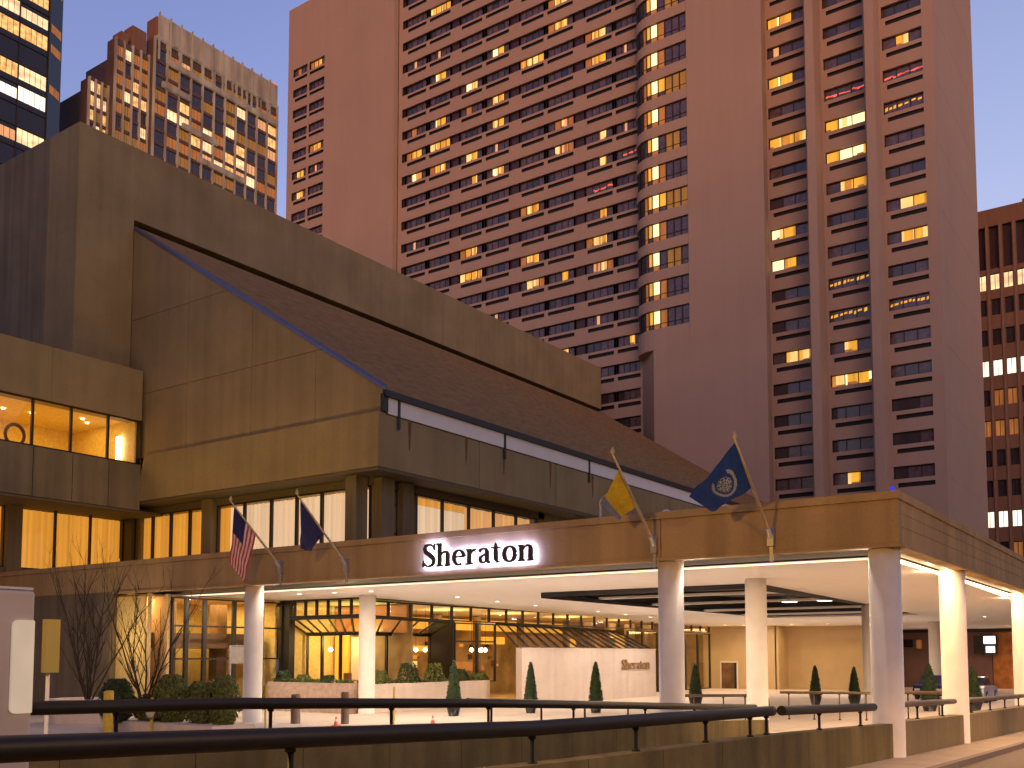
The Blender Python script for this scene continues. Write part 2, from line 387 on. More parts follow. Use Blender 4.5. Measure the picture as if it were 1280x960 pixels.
# curved corner bay
arc = []
for i in range(9):
    t = pi - (pi/2)*i/8
    arc.append((-44.2+2.7*cos(t), 90.05-2.55*sin(t)))
arc.append((-40.22, 87.5))
def inset(poly, d):
    out = []
    for i, (x, y) in enumerate(poly):
        x0, y0 = poly[max(i-1, 0)]; x1, y1 = poly[min(i+1, len(poly)-1)]
        L = math.hypot(x1-x0, y1-y0); out.append((x-(y1-y0)/L*d*-1*-1, y+(x1-x0)/L*d))
    return out
arc_in = inset(arc, .22)
bayband = MB()
k = 0; zs = []
zz = 35.3
while zz < TOP: zs.append(zz); zz += 3.01
prev = zb
for z0 in zs:                                # spandrel ring from prev to z0, glass z0..z0+1.75
    poly = arc+[(-40.22, 90.3), (-46.9, 90.3)]
    bayband.prism(poly[::1], prev, z0, 'tower'); prev = z0+1.95
bayband.build('bay_spandrel', tower)
bay_states = {}
for fi, z0 in enumerate(zs):
    g = MB(); z1 = z0+1.95
    lit_r = ['lit_dim', 'lit_dim', 'lit_gold', 'pane_b'][(fi*7) % 4]
    for i in range(len(arc_in)-1):
        a, b = arc_in[i], arc_in[i+1]
        n = 5 if i == len(arc_in)-2 else 1
        for j in range(n):
            p = (a[0]+(b[0]-a[0])*j/n, a[1]+(b[1]-a[1])*j/n); q = (a[0]+(b[0]-a[0])*(j+1)/n, a[1]+(b[1]-a[1])*(j+1)/n)
            mat = 'pane_blue' if i < 4 else ('pane' if i < 6 else 'pane_b')
            rb = random.Random(fi*17+3)
            style = ['A', 'A', 'B', 'A', 'C', 'A', 'B', 'A', 'C'][fi % 9]
            if i == 5: mat = 'pane_b'
            if i == 6: mat = 'lit_dim' if style != 'B' else 'pane_b'
            if i == 7: mat = 'lit_gold'
            if i == 8: mat = {'A': ['lit_white', 'lit_dim', 'pane_b', 'pane_b', 'pane_b'], 'B': ['lit_white', 'pane_b', 'lit_faint', 'lit_faint', 'pane_b'], 'C': ['lit_white', 'lit_gold', 'lit_faint', 'lit_faint', 'lit_faint']}[style][j]
            if mat in ('lit_white', 'lit_gold'):
                g.face([(p[0], p[1], z0), (q[0], q[1], z0), (q[0], q[1], z0+.55), (p[0], p[1], z0+.55)], 'pane_b' if mat != 'lit_white' else 'lit_dim')
                g.face([(p[0], p[1], z0+.55), (q[0], q[1], z0+.55), (q[0], q[1], z1), (p[0], p[1], z1)], mat)
            else: g.face([(p[0], p[1], z0), (q[0], q[1], z0), (q[0], q[1], z1), (p[0], p[1], z1)], mat)
            g.box((q[0]-.04, q[1]-.12, z0), (q[0]+.04, q[1]+.02, z1), 'frame')
    for a, b in zip(arc_in, arc_in[1:]):
        for zq in (z0+.03, z0+.55, z1-.05): g.tube([(a[0], a[1]-.03, zq), (b[0], b[1]-.03, zq)], .035, 'frame', 4, False)
    g.build('bay_window', tower)
mb = MB()                                    # podium-level soffit shade above the undercut already comes from the bay
LITS = [  # photograph x, y, state
 (384,44,'B'),(383,70,'B'),(405,58,'O'),(385,92,'D'),(405,184,'O'),(382,219,'B'),(381,245,'B'),(402,212,'T'),
 (550,9,'F'),(624,59,'B'),(552,93,'B'),(666,71,'F'),(591,104,'B'),(696,29,'O'),(748,37,'O'),(704,88,'F'),(624,119,'B'),(598,130,'D'),(552,148,'B'),(527,159,'D'),
 (624,149,'B'),(705,149,'P'),(524,189,'O'),(547,179,'F'),(593,190,'B'),(618,183,'T'),(705,180,'P'),(521,218,'B'),(547,208,'O'),(594,219,'N'),(624,209,'B'),
 (672,254,'O'),(549,67,'T'),(527,77,'T'),(695,2,'O'),(755,66,'O'),(786,54,'T'),(760,160,'N'),(787,151,'T'),(761,194,'N'),(785,186,'R'),(749,225,'R'),
 (524,301,'T'),(588,311,'O'),(759,291,'O'),(584,341,'F'),(672,317,'O'),(752,328,'P'),(666,351,'P'),(703,341,'N'),(618,392,'T'),(759,393,'T'),(793,420,'N'),(710,436,'B'),(755,262,'N'),
 (624,270,'U'),(548,324,'U'),(624,331,'U'),(620,362,'U'),(699,409,'U'),(695,98,'U'),
 (979,22,'B'),(977,61,'T'),(982,96,'B'),(986,172,'F'),(985,283,'B'),(1056,132,'W'),(1050,173,'N'),(1059,209,'W'),(1068,245,'Y'),(1060,93,'R'),
 (1134,47,'N'),(1126,93,'R'),(1143,116,'C'),(1138,239,'Y'),(1139,279,'Y'),(986,325,'B'),(1078,359,'C'),(1078,399,'C'),(1136,362,'C'),(1136,395,'C'),
 (989,444,'Y'),(1066,444,'N'),(1065,484,'W'),(1062,603,'N')]
STATE = {'B': ['pane_b', 'lit_white', 'lit_gold', 'pane_b'], 'O': ['lit_dim', 'lit_gold', 'lit_gold', 'pane_b'], 'D': ['pane_b', 'lit_dim', 'pane_b', 'pane_b'],
 'F': ['lit_gold']*4, 'P': ['pane_b', 'lit_peach', 'lit_peach', 'lit_dim'], 'N': ['pane_b', 'pane_b', 'lit_gold', 'pane_b'], 'T': ['pane_b', 'T', 'pane_b', 'pane_b'],
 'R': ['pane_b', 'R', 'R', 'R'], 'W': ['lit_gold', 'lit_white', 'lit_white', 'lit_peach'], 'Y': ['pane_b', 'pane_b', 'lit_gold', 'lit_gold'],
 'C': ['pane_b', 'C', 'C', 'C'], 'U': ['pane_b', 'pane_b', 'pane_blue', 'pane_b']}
def win_geo(mb, P, a, b, z0, z1, states, n0=.30, npan=4):
    if npan == 3: states = states[1:] if states[0] == 'pane_b' else states[:3]
    w = (b-a)/npan
    for i in range(npan):
        s0, s1 = a+i*w, a+(i+1)*w; st = states[i]
        if st in ('R', 'C'):                  # dark pane with a broken street reflection painted on as glowing strips
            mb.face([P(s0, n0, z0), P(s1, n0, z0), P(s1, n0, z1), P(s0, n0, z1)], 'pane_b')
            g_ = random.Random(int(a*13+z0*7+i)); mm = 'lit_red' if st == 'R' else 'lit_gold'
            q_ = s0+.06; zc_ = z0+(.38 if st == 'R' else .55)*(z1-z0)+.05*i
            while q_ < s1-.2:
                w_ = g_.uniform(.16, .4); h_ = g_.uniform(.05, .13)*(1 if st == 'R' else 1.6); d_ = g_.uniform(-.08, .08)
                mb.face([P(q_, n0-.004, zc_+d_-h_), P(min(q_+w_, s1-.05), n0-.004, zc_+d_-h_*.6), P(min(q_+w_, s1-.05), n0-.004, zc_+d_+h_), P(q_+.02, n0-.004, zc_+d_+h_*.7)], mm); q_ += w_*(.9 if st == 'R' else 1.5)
        elif st == 'T':
            sm = s0+w*.45
            for q0, q1, mm in ((s0, sm, 'pane_b'), (sm, s1-.12*w, 'lit_peach'), (s1-.12*w, s1, 'pane_b')):
                mb.face([P(q0, n0, z0), P(q1, n0, z0), P(q1, n0, z1), P(q0, n0, z1)], mm)
        elif st in ('lit_white', 'lit_gold', 'lit_peach'):
            g_ = random.Random(int(a*13+z0*7+i)); cut = sorted([s0, s1, s0+w*g_.uniform(.15, .45), s0+w*g_.uniform(.55, .9)])
            alt = {'lit_white': ['lit_white', 'lit_white', 'lit_cream', 'lit_gold'], 'lit_gold': ['lit_gold', 'lit_cream', 'lit_gold', 'lit_amber2'], 'lit_peach': ['lit_peach', 'lit_peach', 'lit_cream', 'lit_dim']}[st]
            for q0, q1 in zip(cut, cut[1:]):
                zl = z0+(z1-z0)*g_.choice([0, 0, .18, .3])
                if zl > z0: mb.face([P(q0, n0, z0), P(q1, n0, z0), P(q1, n0, zl), P(q0, n0, zl)], 'lit_dim')
                mb.face([P(q0, n0, zl), P(q1, n0, zl), P(q1, n0, z1), P(q0, n0, z1)], g_.choice(alt))
        else: mb.face([P(s0, n0, z0), P(s1, n0, z0), P(s1, n0, z1), P(s0, n0, z1)], st)
        if i: pbox(mb, P, s0-.035, s0+.035, n0-.06, n0-.002, z0, z1, 'frame')
    pbox(mb, P, a, a+.05, n0-.06, n0-.003, z0, z1, 'frame'); pbox(mb, P, b-.05, b, n0-.06, n0-.003, z0, z1, 'frame')
    pbox(mb, P, a+.05, b-.05, n0-.05, n0-.004, z1-.07, z1, 'frame'); pbox(mb, P, a+.05, b-.05, n0-.05, n0-.004, z0, z0+.05, 'frame')
info = []
for c in cands:
    sec, k, ci, P, a, b, z0, z1 = c
    p = P((a+b)/2, 0, (z0+z1)/2); x, y, Z = proj(*p)
    hid = x < 355 or x > 1285 or y < -12 or (x < 755 and y > 459+(x-754)*.4716+4) or y > 660
    info.append([c, x, y, (b-a)/Z/Z*(0.0 if hid else 1), None])
for lx, ly, st in LITS:
    best = min(info, key=lambda q: abs(q[1]-lx)+1.4*abs(q[2]-ly))
    if abs(best[1]-lx)+abs(best[2]-ly) < 40: best[4] = st
info.sort(key=lambda q: -q[3])
rest = MB()
for i, q in enumerate(info):
    c = q[0]; sec, k, ci, P, a, b, z0, z1 = c
    rr = random.Random(k*31+ci*7+len(sec))
    st = STATE[q[4]] if q[4] else [('pane_b' if rr.random() < .6 else 'pane') for _ in range(4)]
    if i < 89:
        mb = MB(); win_geo(mb, P, a, b, z0, z1, list(st), npan=3 if sec == 'right' else 4); mb.build('window', tower)
    else: win_geo(rest, P, a, b, z0, z1, list(st), npan=3 if sec in ('right',) else 4)
tag(rest.build('windows', tower), kind='stuff')
# ================================================================== PODIUM BUILDING
pod = thing('convention_hall', (-40, 40, 0), 'low concrete hotel hall with sloping brown roof and glowing window strips', 'building')
def panels(mb, P, s0, s1, z0, z1, ss, zs2, m, th=.30, gap=.009, n=0.0):
    S = [s0]+list(ss)+[s1]; Z = [z0]+list(zs2)+[z1]
    for i in range(len(S)-1):
        for j in range(len(Z)-1):
            pbox(mb, P, S[i]+(gap/2 if i else 0), S[i+1]-(gap/2 if i < len(S)-2 else 0), n, n+th, Z[j]+(gap/2 if j else 0), Z[j+1]-(gap/2 if j < len(Z)-2 else 0), m)
    pbox(mb, P, s0+.01, s1-.01, n+.06, n+th-.05, z0+.01, z1-.01, m)
UB, VW, UE = -50.2, 33.0, -30.5
# upper block
mb = MB()
panels(mb, PB(UB), 32.98, 87.4, 28.05, 32.4, (44, 55, 66, 77), (), 'podium', 3.0)
panels(mb, PB(UB), 29.44, 32.97, 18.0, 32.4, (), (), 'podium', 3.0)
mb.build('upper_block_wall', pod)
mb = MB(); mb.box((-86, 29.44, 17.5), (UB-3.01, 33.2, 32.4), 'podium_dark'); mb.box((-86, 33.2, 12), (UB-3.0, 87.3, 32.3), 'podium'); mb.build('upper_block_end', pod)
# sloping roof in lapped courses
mb = MB(); nc = 38; r0, r1 = (UB, 27.55), (UE+.12, 14.95)
for i in range(nc):
    t0, t1 = i/nc, (i+1)/nc
    x0, z0 = r0[0]+(r1[0]-r0[0])*t0, r0[1]+(r1[1]-r0[1])*t0; x1, z1 = r0[0]+(r1[0]-r0[0])*t1, r0[1]+(r1[1]-r0[1])*t1
    mb.hexa([(x0, VW+.12, z0-.25), (x1+.03, VW+.12, z1-.25), (x1+.03, 87.3, z1-.25), (x0, 87.3, z0-.25), (x0, VW+.12, z0), (x1+.03, VW+.12, z1+.17), (x1+.03, 87.3, z1+.17), (x0, 87.3, z0)], 'roof')
roofo = mb.build('roof', pod)
mb = MB()
mb.hexa([(r0[0], VW-.03, r0[1]-.12), (r1[0], VW-.03, r1[1]-.12), (r1[0], VW+.11, r1[1]-.12), (r0[0], VW+.11, r0[1]-.12), (r0[0], VW-.03, r0[1]+.05), (r1[0], VW-.03, r1[1]+.05), (r1[0], VW+.11, r1[1]+.17), (r0[0], VW+.11, r0[1]+.17)], 'flash')
mb.build('roof_flashing', pod); mb = MB()
mb.hexa([(r0[0], 87.31, r0[1]-.3), (r1[0], 87.31, r1[1]-.3), (r1[0], 87.42, r1[1]-.3), (r0[0], 87.42, r0[1]-.3), (r0[0], 87.31, r0[1]+.15), (r1[0], 87.31, r1[1]+.15), (r1[0], 87.42, r1[1]+.15), (r0[0], 87.42, r0[1]+.15)], 'flash')
mb.build('roof_flashing', pod)
# gable wall (warm lit) cut by the roof rake, in panels with joints
def gable(mb, v0, v1, m):
    ss = [UB, -44.9, -39.6, -34.9, UE]; zb0 = 11.28
    def zt(s): return r0[1]-.32+(r1[1]-r0[1])*(s-r0[0])/(r1[0]-r0[0])+.19
    lev = [13.85, 17.5, 22.0, 30]
    for i in range(4):
        a, b = ss[i]+(.015 if i else 0), ss[i+1]-(.015 if i < 3 else 0)
        lo = 13.86
        for L in (17.5, 22.0, 40):
            ta, tb = zt(a), zt(b)
            if lo < max(ta, tb):
                pts = [(a, lo), (b, lo)] if tb > lo else [(a, lo), (a+(b-a)*(ta-lo)/(ta-tb), lo)]
                if tb > L: pts += [(b, L-.03)]
                elif tb > lo: pts += [(b, tb)]
                if ta > L and tb < L: pts += [(a+(b-a)*(ta-L+.03)/(ta-tb), L-.03)]
                pts += [(a, min(ta, L-.03))]
                n = len(pts)
                mb.face([(p[0], v0, p[1]) for p in pts], m)
                for q in range(n):
                    p, r = pts[q], pts[(q+1) % n]; mb.face([(p[0], v0, p[1]), (r[0], v0, r[1]), (r[0], v1, r[1]), (p[0], v1, p[1])], m)
            lo = L
    mb.face([(UB+.01, v0+.04, 13.8), (UE-.01, v0+.04, 13.8), (UE-.01, v0+.04, zt(UE)-.02), (UB+.01, v0+.04, zt(UB)-.02)], m)
mb = MB(); gable(mb, VW, VW+.3, 'podium'); mb.build('gable_wall', pod)
mb = MB(); panels(mb, PA(VW-.25), UB+1.9, UE+.003, 11.28, 13.82, (-44.9, -39.6, -34.9), (), 'podium', .5)
mb.hexa([(UB+1.25, VW-.24, 11.28), (UB+1.9, VW-.24, 11.28), (UB+1.9, VW+.2, 11.28), (UB+1.25, VW+.2, 11.28), (UB+1.9, VW-.24, 13.8), (UB+1.901, VW-.24, 13.8), (UB+1.901, VW+.2, 13.8), (UB+1.9, VW+.2, 13.8)], 'podium')
mb.build('gable_band', pod)
# long side wall with gutter fascia
mb = MB(); panels(mb, PB(UE), VW+.06, 87.3, 11.28, 13.75, (40.4, 47.8, 55.2, 62.6, 70, 78), (), 'podium', .4, .05)
mb.build('side_wall', pod)
mb = MB()
for a, b in ((33.35, 34.05), (34.1, 87.3)): mb.box((UE-.2, a, 13.8), (UE+.06, b, 14.55), 'paint')
mb.box((UE-.3, VW+.05, 14.56), (UE+.2, 87.3, 14.86), 'gutter'); mb.box((UE-.3, VW+.05, 13.76), (UE+.0, 87.3, 14.55), 'gutter')
mb.box((UE-.1, VW-.02, 13.85), (UE+.1, VW+.3, 14.7), 'gutter')
for v in (34.07, 42.6, 51.5): mb.box((UE+.06, v-.08, 13.2), (UE+.10, v+.08, 14.55), 'gutter')
mb.build('gutter', pod)
mb = MB()
for v in (34.9, 39.3, 42.6, 47.2, 52):
    mb = MB(); mb.face([(UE+.006, v-.13, 13.72), (UE+.006, v+.13, 13.72), (UE+.006, v+.05, 12.4+.3*sin(v*9)), (UE+.006, v-.04, 12.3)], 'rust'); mb.build('rust_stain', pod)
# overhang soffits
mb = MB(); mb.box((UB, VW-.2, 11.12), (UE-.02, 37, 11.27), 'soffit_dark'); mb.box((-36, 37, 11.12), (UE-.02, 87, 11.27), 'soffit_dark')
mb.box((-56, 18, 10.62), (UB+1.6-.02, 34.3, 10.74), 'soffit_dark'); mb.build('soffit', pod)
# left block
UL = -48.57
mb = MB(); panels(mb, PB(UL), 14, 32.74, 15.86, 18.7, (21, 27.4), (), 'podium', 1.2); mb.box((-62, 14, 18.0), (UL-1.2, 32.7, 18.68), 'podium_dark'); mb.build('upper_parapet', pod)
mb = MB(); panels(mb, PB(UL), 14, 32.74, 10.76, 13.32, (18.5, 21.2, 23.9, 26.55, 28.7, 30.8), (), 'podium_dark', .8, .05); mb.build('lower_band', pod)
def glazing(P, ss, z0, z1, par, n0=.0, fr=.07, name='window', trans=(), glassm='glass', mull=.09):
    """one mesh per window: frame bars and its pane"""
    for a, b in zip(ss, ss[1:]):
        g = MB(); h = mull/2
        pbox(g, P, a, a+h, n0-.05, n0+.09, z0, z1, 'frame'); pbox(g, P, b-h, b, n0-.05, n0+.09, z0, z1, 'frame')
        pbox(g, P, a+h, b-h, n0-.04, n0+.08, z0, z0+fr, 'frame'); pbox(g, P, a+h, b-h, n0-.04, n0+.08, z1-fr, z1, 'frame')
        for t in trans: pbox(g, P, a+h, b-h, n0-.03, n0+.07, t-.04, t+.04, 'frame')
        w = g.build(name, par)
        q = MB(); q.face([P(a+h, n0+.02, z0+fr), P(b-h, n0+.02, z0+fr), P(b-h, n0+.02, z1-fr), P(a+h, n0+.02, z1-fr)], glassm); q.v = [tuple(Vector(x)) for x in q.v]
        o = q.build('pane', par); o.parent = w
        o.location = (0, 0, 0)
glazing(PB(UL-.2), [14, 16.2, 18.4, 20.5, 22.6, 24.5, 26.55, 28.65, 30.8, 32.9], 13.36, 15.84, pod, mull=.12)
def room(par, u0, u1, v0, v1, z0, z1, wallm, open_side, name='room', ceil=None, floor=None):
    mb = MB(); t = .1
    if open_side != 'u1': mb.box((u1, v0, z0), (u1+t, v1, z1), wallm)
    mb.box((u0-t, v0, z0), (u0, v1, z1), wallm)
    if open_side != 'v0': mb.box((u0, v0-t, z0), (u1, v0, z1), wallm)
    mb.box((u0, v1, z0), (u1, v1+t, z1), wallm)
    mb.box((u0, v0, z1), (u1, v1, z1+t), ceil or wallm); mb.box((u0, v0, z0-t), (u1, v1, z0), floor or wallm)
    return mb.build(name, par)
def lamp(name, kind, loc, energy, col=(1, .72, .42), size=.3, rot=(0, 0, 0), sy=None, spot=None):
    l = bpy.data.lights.new(name, kind); l.energy = energy/K; l.color = col
    if kind == 'AREA':
        l.size = size
        if sy: l.shape = 'RECTANGLE'; l.size_y = sy
    elif kind in ('POINT', 'SPOT'): l.shadow_soft_size = size
    if spot: l.spot_size = radians(spot); l.spot_blend = .6
    o = bpy.data.objects.new(name, l); C.objects.link(o); o.location = loc; o.rotation_euler = rot
    return o
room(pod, -55.2, UL-.42, 14.5, 32.6, 13.34, 15.95, 'room', 'u1', 'gallery_interior')
lamp('gallery_lamp', 'AREA', (-52, 24, 15.9), 330, (1, .66, .14), 3, sy=16)
mb = MB()
for v in (24.9, 26.9, 28.3, 30.7, 31.4, 22.4): mb.lathe([(.09, 0), (.09, -.04)], 'bulb', (-51-(v % 1.7), v, 15.92), 12)
mb.build('ceiling_spot', pod)
mb = MB()                                    # arched glowing doorway and wall lamp in the gallery
def arch(mb, u, vc, w, z0, zt, m):
    pts = [(vc-w/2, z0), (vc+w/2, z0)]+[(vc+w/2*cos(t), zt-w/2+w/2*sin(t)) for t in [pi*i/10 for i in range(11)]]
    mb.face([(u, p[0], p[1]) for p in pts], m)
arch(mb, -55.1, 21.2, .9, 13.36, 15.2, 'lit_peach'); arch(mb, -55.1, 23.0, .9, 13.36, 15.2, 'lit_peach'); arch(mb, -54.6, 26.4, 1.0, 13.36, 15.1, 'lit_peach')
mb.box((-50.4, 32.35, 13.8), (-50.1, 32.5, 15.1), 'downlight')
mb.build('lit_niche', pod)
mb = MB(); n = 16; r = .55
for i in range(n):
    a0, a1 = 2*pi*i/n, 2*pi*(i+1)/n; mb.tube([(-49.6, 26.1+r*cos(a0)*.9, 13.95+r*sin(a0)), (-49.6, 26.1+r*cos(a1)*.9, 13.95+r*sin(a1))], .09, 'room_brown', 6)
mb.build('ring_sculpture', pod)
# second floor curtained windows
def curtain(mb, P, s0, s1, z0, z1, m, n=.55, amp=.05, per=.34):
    k = int((s1-s0)/per*6)
    for i in range(k):
        a, b = s0+(s1-s0)*i/k, s0+(s1-s0)*(i+1)/k
        f = lambda s: n+amp*sin(2*pi*s/per)+.6*amp*sin(2*pi*s/(per*2.7)+1)
        mb.face([P(a, f(a), z0), P(b, f(b), z0), P(b, f(b), z1), P(a, f(a), z1)], m, True)
glazing(PB(-51.85), [20.2, 22.3, 24.6, 26.9], 7.3, 11.0, pod, mull=.12)
glazing(PB(-51.85), [27.7, 29.73, 31.83, 33.9], 7.3, 11.0, pod, mull=.12)
mb = MB(); curtain(mb, PB(-51.85), 20.2, 34.1, 7.3, 10.6, 'curtain_gold'); mb.build('curtain', pod)
for a_, b_, m_ in (((-52.2, 26.9, 6.5), (-51.5, 27.7, 11.1), 'podium_dark'), ((-52.1, 33.9, 6.5), (-51.0, 34.35, 11.1), 'frame'), ((-44.4, 33.75, 6.5), (-43.6, 34.4, 11.1), 'podium_dark'),
                  ((-32.25, 34.2, 6.5), (-31.6, 35.1, 11.1), 'podium_dark'), ((-32.2, 35.9, 6.5), (-31.75, 36.7, 11.1), 'podium_dark'), ((-33.0, 33.2, 6.5), (-32.3, 33.98, 11.1), 'podium_dark')):
    mb = MB(); mb.box(a_, b_, m_); mb.build('pier', pod)
glazing(PA(34.2), [-51.0, -49.4, -47.7, -46.0, -44.4], 7.3, 10.75, pod, mull=.16)
glazing(PA(34.2), [-43.6, -41.4, -39.3, -37.4, -35.6, -33.8, -32.3], 7.3, 10.75, pod, mull=.16)
mb = MB(); curtain(mb, PA(34.2), -51, -43.2, 7.3, 10.7, 'curtain_gold'); curtain(mb, PA(34.2), -43.2, -32.6, 7.3, 10.7, 'curtain_pale')
mb.build('curtain', pod); mb = MB(); curtain(mb, PB(-32.2), 35.2, 42, 7.3, 10.35, 'curtain_pale'); curtain(mb, PB(-32.2), 42, 48.5, 7.3, 10.72, 'curtain_peach'); curtain(mb, PB(-32.2), 35.2, 42, 10.36, 10.74, 'curtain_gold'); mb.build('curtain', pod)
glazing(PB(-32.2), [35.1, 35.5, 35.9], 7.3, 10.75, pod, trans=(8.6, 10.0))
glazing(PB(-32.2), [36.7, 37.39, 39.48, 41.73, 43.99, 46.18, 48.3], 7.3, 10.75, pod, mull=.14)
mb = MB(); mb.box((-51.9, 34.1, 10.76), (-32.1, 34.5, 11.12), 'soffit_dark'); mb.box((-32.6, 34.5, 10.76), (-32.1, 49, 11.12), 'soffit_dark')
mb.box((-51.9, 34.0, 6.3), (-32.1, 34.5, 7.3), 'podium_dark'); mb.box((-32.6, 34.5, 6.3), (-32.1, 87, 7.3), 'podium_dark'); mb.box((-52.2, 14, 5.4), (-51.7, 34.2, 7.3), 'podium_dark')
mb.box((-33, 48.4, 7.3), (-32.1, 87, 11.12), 'podium_dark')
mb.build('sill_wall', pod)
mb = MB()
for v in (50.2, 51.4): mb.lathe([(.12, -.12), (.16, 0), (.12, .14)], 'bulb', (-31.5, v, 9.2), 12)
mb.build('porch_lamp', pod)
mb = MB(); mb.box((-52, 34.9, 6.4), (-33, 40, 11), 'room'); mb.build('inner_room_core', pod)
lamp('corner_dining_lamp', 'POINT', (-36.2, 36.6, 3.3), 170, (1, .78, .34), .3)
lamp('upper_room_lamp', 'AREA', (-33.6, 42, 10.9), 60, (1, .8, .5), 1, sy=10)
# ground floor: lobby glass, restaurant glass, sunroom
ZS = 5.42
def zsof(v): return ZS-.0125*(max(v, 34)-34)
glazing(PB(-38.0), [27.4, 28.2, 29.2, 30.9, 32.6, 33.9], 0, 5.3, pod, trans=(2.5, 4.0), mull=.2, name='entrance_window')
mb = MB(); mb.box((-38.3, 26.36, 0), (-38.05, 26.4, 5.42), 'cream'); mb.box((-40.45, 27.2, 0), (-38.02, 27.35, 5.42), 'cream'); mb.build('vestibule_wall', pod)
glazing(PA(34.0), [-38.0+i*.78 for i in range(8)]+[-32.1], 4.55, 5.4, pod, name='clerestory_window')
vv = [34.1+1.65*i for i in range(25)]
glazing(PB(-32.5), vv, 4.45, 5.28, pod, name='clerestory_window')
def bars(mb, pts0, pts1, n, r=.05, m='frame'):
    for i in range(n+1):
        t = i/n; a = Vector(pts0[0]).lerp(Vector(pts0[1]), t); b = Vector(pts1[0]).lerp(Vector(pts1[1]), t)
        mb.tube([a, b], r, m, 4)
mb = MB()                                    # splayed glazing falling inwards to the recessed restaurant front
A0, A1, B0, B1 = (-38, 34, 4.5), (-32.5, 34, 4.5), (-38, 35.6, 3.75), (-34.1, 35.6, 3.75)
bars(mb, (A0, A1), (B0, (-34.1, 35.6, 3.75)), 7, .06)
C0, C1, D0, D1 = (-32.5, 34, 4.5), (-32.5, 40.8, 4.42), (-34.1, 35.6, 3.75), (-34.1, 40.8, 3.75)
bars(mb, (C0, C1), (D0, D1), 5, .06)
for a, b in ((A0, A1), (B0, B1), (C0, C1), (D0, D1)): mb.tube([a, b], .10, 'frame', 6)
mb.build('splayed_glazing_bar', pod)
mb = MB(); mb.face([A0, A1, B1, B0], 'glass'); mb.face([C0, C1, D1, D0], 'glass'); mb.build('splayed_pane', pod)
glazing(PA(35.6), [-38, -36.9, -35.6, -34.15], 1.2, 3.72, pod, name='restaurant_window', mull=.12)
glazing(PB(-34.1), [35.7, 37.4, 39.1, 40.8], 1.2, 3.72, pod, name='restaurant_window', mull=.12)
glazing(PB(-32.5), [40.9, 42.9, 44.6], 1.2, 4.4, pod, name='restaurant_window', mull=.14, trans=(3.4,))
mb = MB(); mb.box((-34.2, 40.78, 0), (-32.5, 40.9, 4.5), 'frame'); mb.build('jamb', pod); mb = MB(); mb.box((-38.2, 33.92, 0), (-37.5, 34.3, 5.4), 'frame'); mb.build('jamb', pod)
mb = MB(); mb.box((-37.4, 32.5, 0), (-31.9, 33.1, 1.38), 'pinkstone'); mb.box((-32.2, 33.1, 0), (-31.7, 43.0, 1.32), 'limestone'); mb.box((-37.9, 33.1, 0), (-32.2, 35.5, .9), 'pinkstone'); mb.build('planter_wall', pod)
# greenhouse roof above the sign wall
mb = MB(); bars(mb, ((-32.5, 44.7, 4.42), (-32.5, 58.4, 4.25)), ((-29.75, 42.9, 3.08), (-29.75, 58.3, 3.03)), 15, .06)
mb.tube([(-32.5, 44.7, 4.42), (-32.5, 58.4, 4.25)], .1, 'frame', 6); mb.tube([(-29.8, 42.9, 3.05), (-29.8, 58.3, 3.0)], .09, 'frame', 6)
mb.build('greenhouse_bar', pod)
mb = MB(); mb.face([(-32.5, 44.7, 4.40), (-32.5, 58.4, 4.23), (-29.78, 58.3, 3.0), (-29.78, 42.9, 3.05)], 'glass'); mb.build('greenhouse_pane', pod)
glazing(PB(-32.5), [60+2.3*i for i in range(7)], 0, 4.35, pod, name='shopfront_window', mull=.25)
# restaurant interior
room(pod, -44, -38.4, 26.4, 33.8, .02, 5.3, 'room', 'u1', 'lobby_interior', ceil='room', floor='room_brown')
lamp('lobby_lamp', 'AREA', (-40.5, 30, 5.2), 420, (1, .70, .26), 3, sy=6)
mb = MB(); mb.box((-42.5, 26.6, 3.0), (-39, 33.5, 3.7), 'room_brown'); mb.box((-41, 28.8, 0), (-40.4, 29.4, 5.2), 'room_brown'); mb.box((-41, 31.8, 0), (-40.4, 32.4, 5.2), 'room_brown'); mb.box((-40.2, 27.2, 0), (-39.6, 31.0, 1.1), 'room_brown'); mb.build('lobby_fitting', pod)
room(pod, -41, -32.7, 37.8, 75, .02, 5.25, 'walnut', 'u1', 'restaurant_interior', ceil='cream')
mb = MB()                                    # lit wall panels, bar shelf and curtain lights inside
mb.box((-37.9, 37.5, 1.2), (-36.9, 37.6, 3.9), 'lit_gold'); mb.box((-36.6, 37.4, 1.2), (-35.5, 37.5, 3.6), 'lit_peach'); mb.box((-38, 37.62, 3.8), (-33, 37.7, 5.2), 'lit_dim')
for v0, z0, w, h, mm in ((41, 2.6, 3, .5, 'lit_gold'), (46, 2.9, 2.4, .35, 'lit_gold'), (49.5, 1.6, 3, .6, 'lit_dim'), (44, 4.3, 20, .7, 'lit_gold'), (53, 3.4, 3, .5, 'lit_gold'), (64, .3, 1.5, 3.6, 'lit_gold'), (67, .3, 2.5, 4.0, 'lit_dim'), (70.5, .3, 3, 4, 'lit_gold')):
    mb.box((-40.2, v0, z0), (-40, v0+w, z0+h), mm)
rs = random.Random(5)
for _ in range(46):                          # bottles, prints and small lamps on the back wall shelves
    v_ = rs.uniform(40, 56); z_ = rs.choice([1.5, 1.9, 2.4, 3.2, 3.6]); mb.box((-40.98, v_, z_), (-40.8, v_+rs.uniform(.1, .5), z_+rs.uniform(.12, .4)), rs.choice(['lit_cream', 'lit_dim', 'frame', 'room_brown', 'lit_amber2', 'frame']))
for v in (39, 43, 47, 51, 56, 62): mb.box((-39, v, 0), (-38.6, v+.35, 5.2), 'room_brown')
for v in range(60, 74, 3): mb.box((-36, v, 0), (-35.6, v+.9, 5.0), 'room_brown')
mb.build('restaurant_fitting', pod)
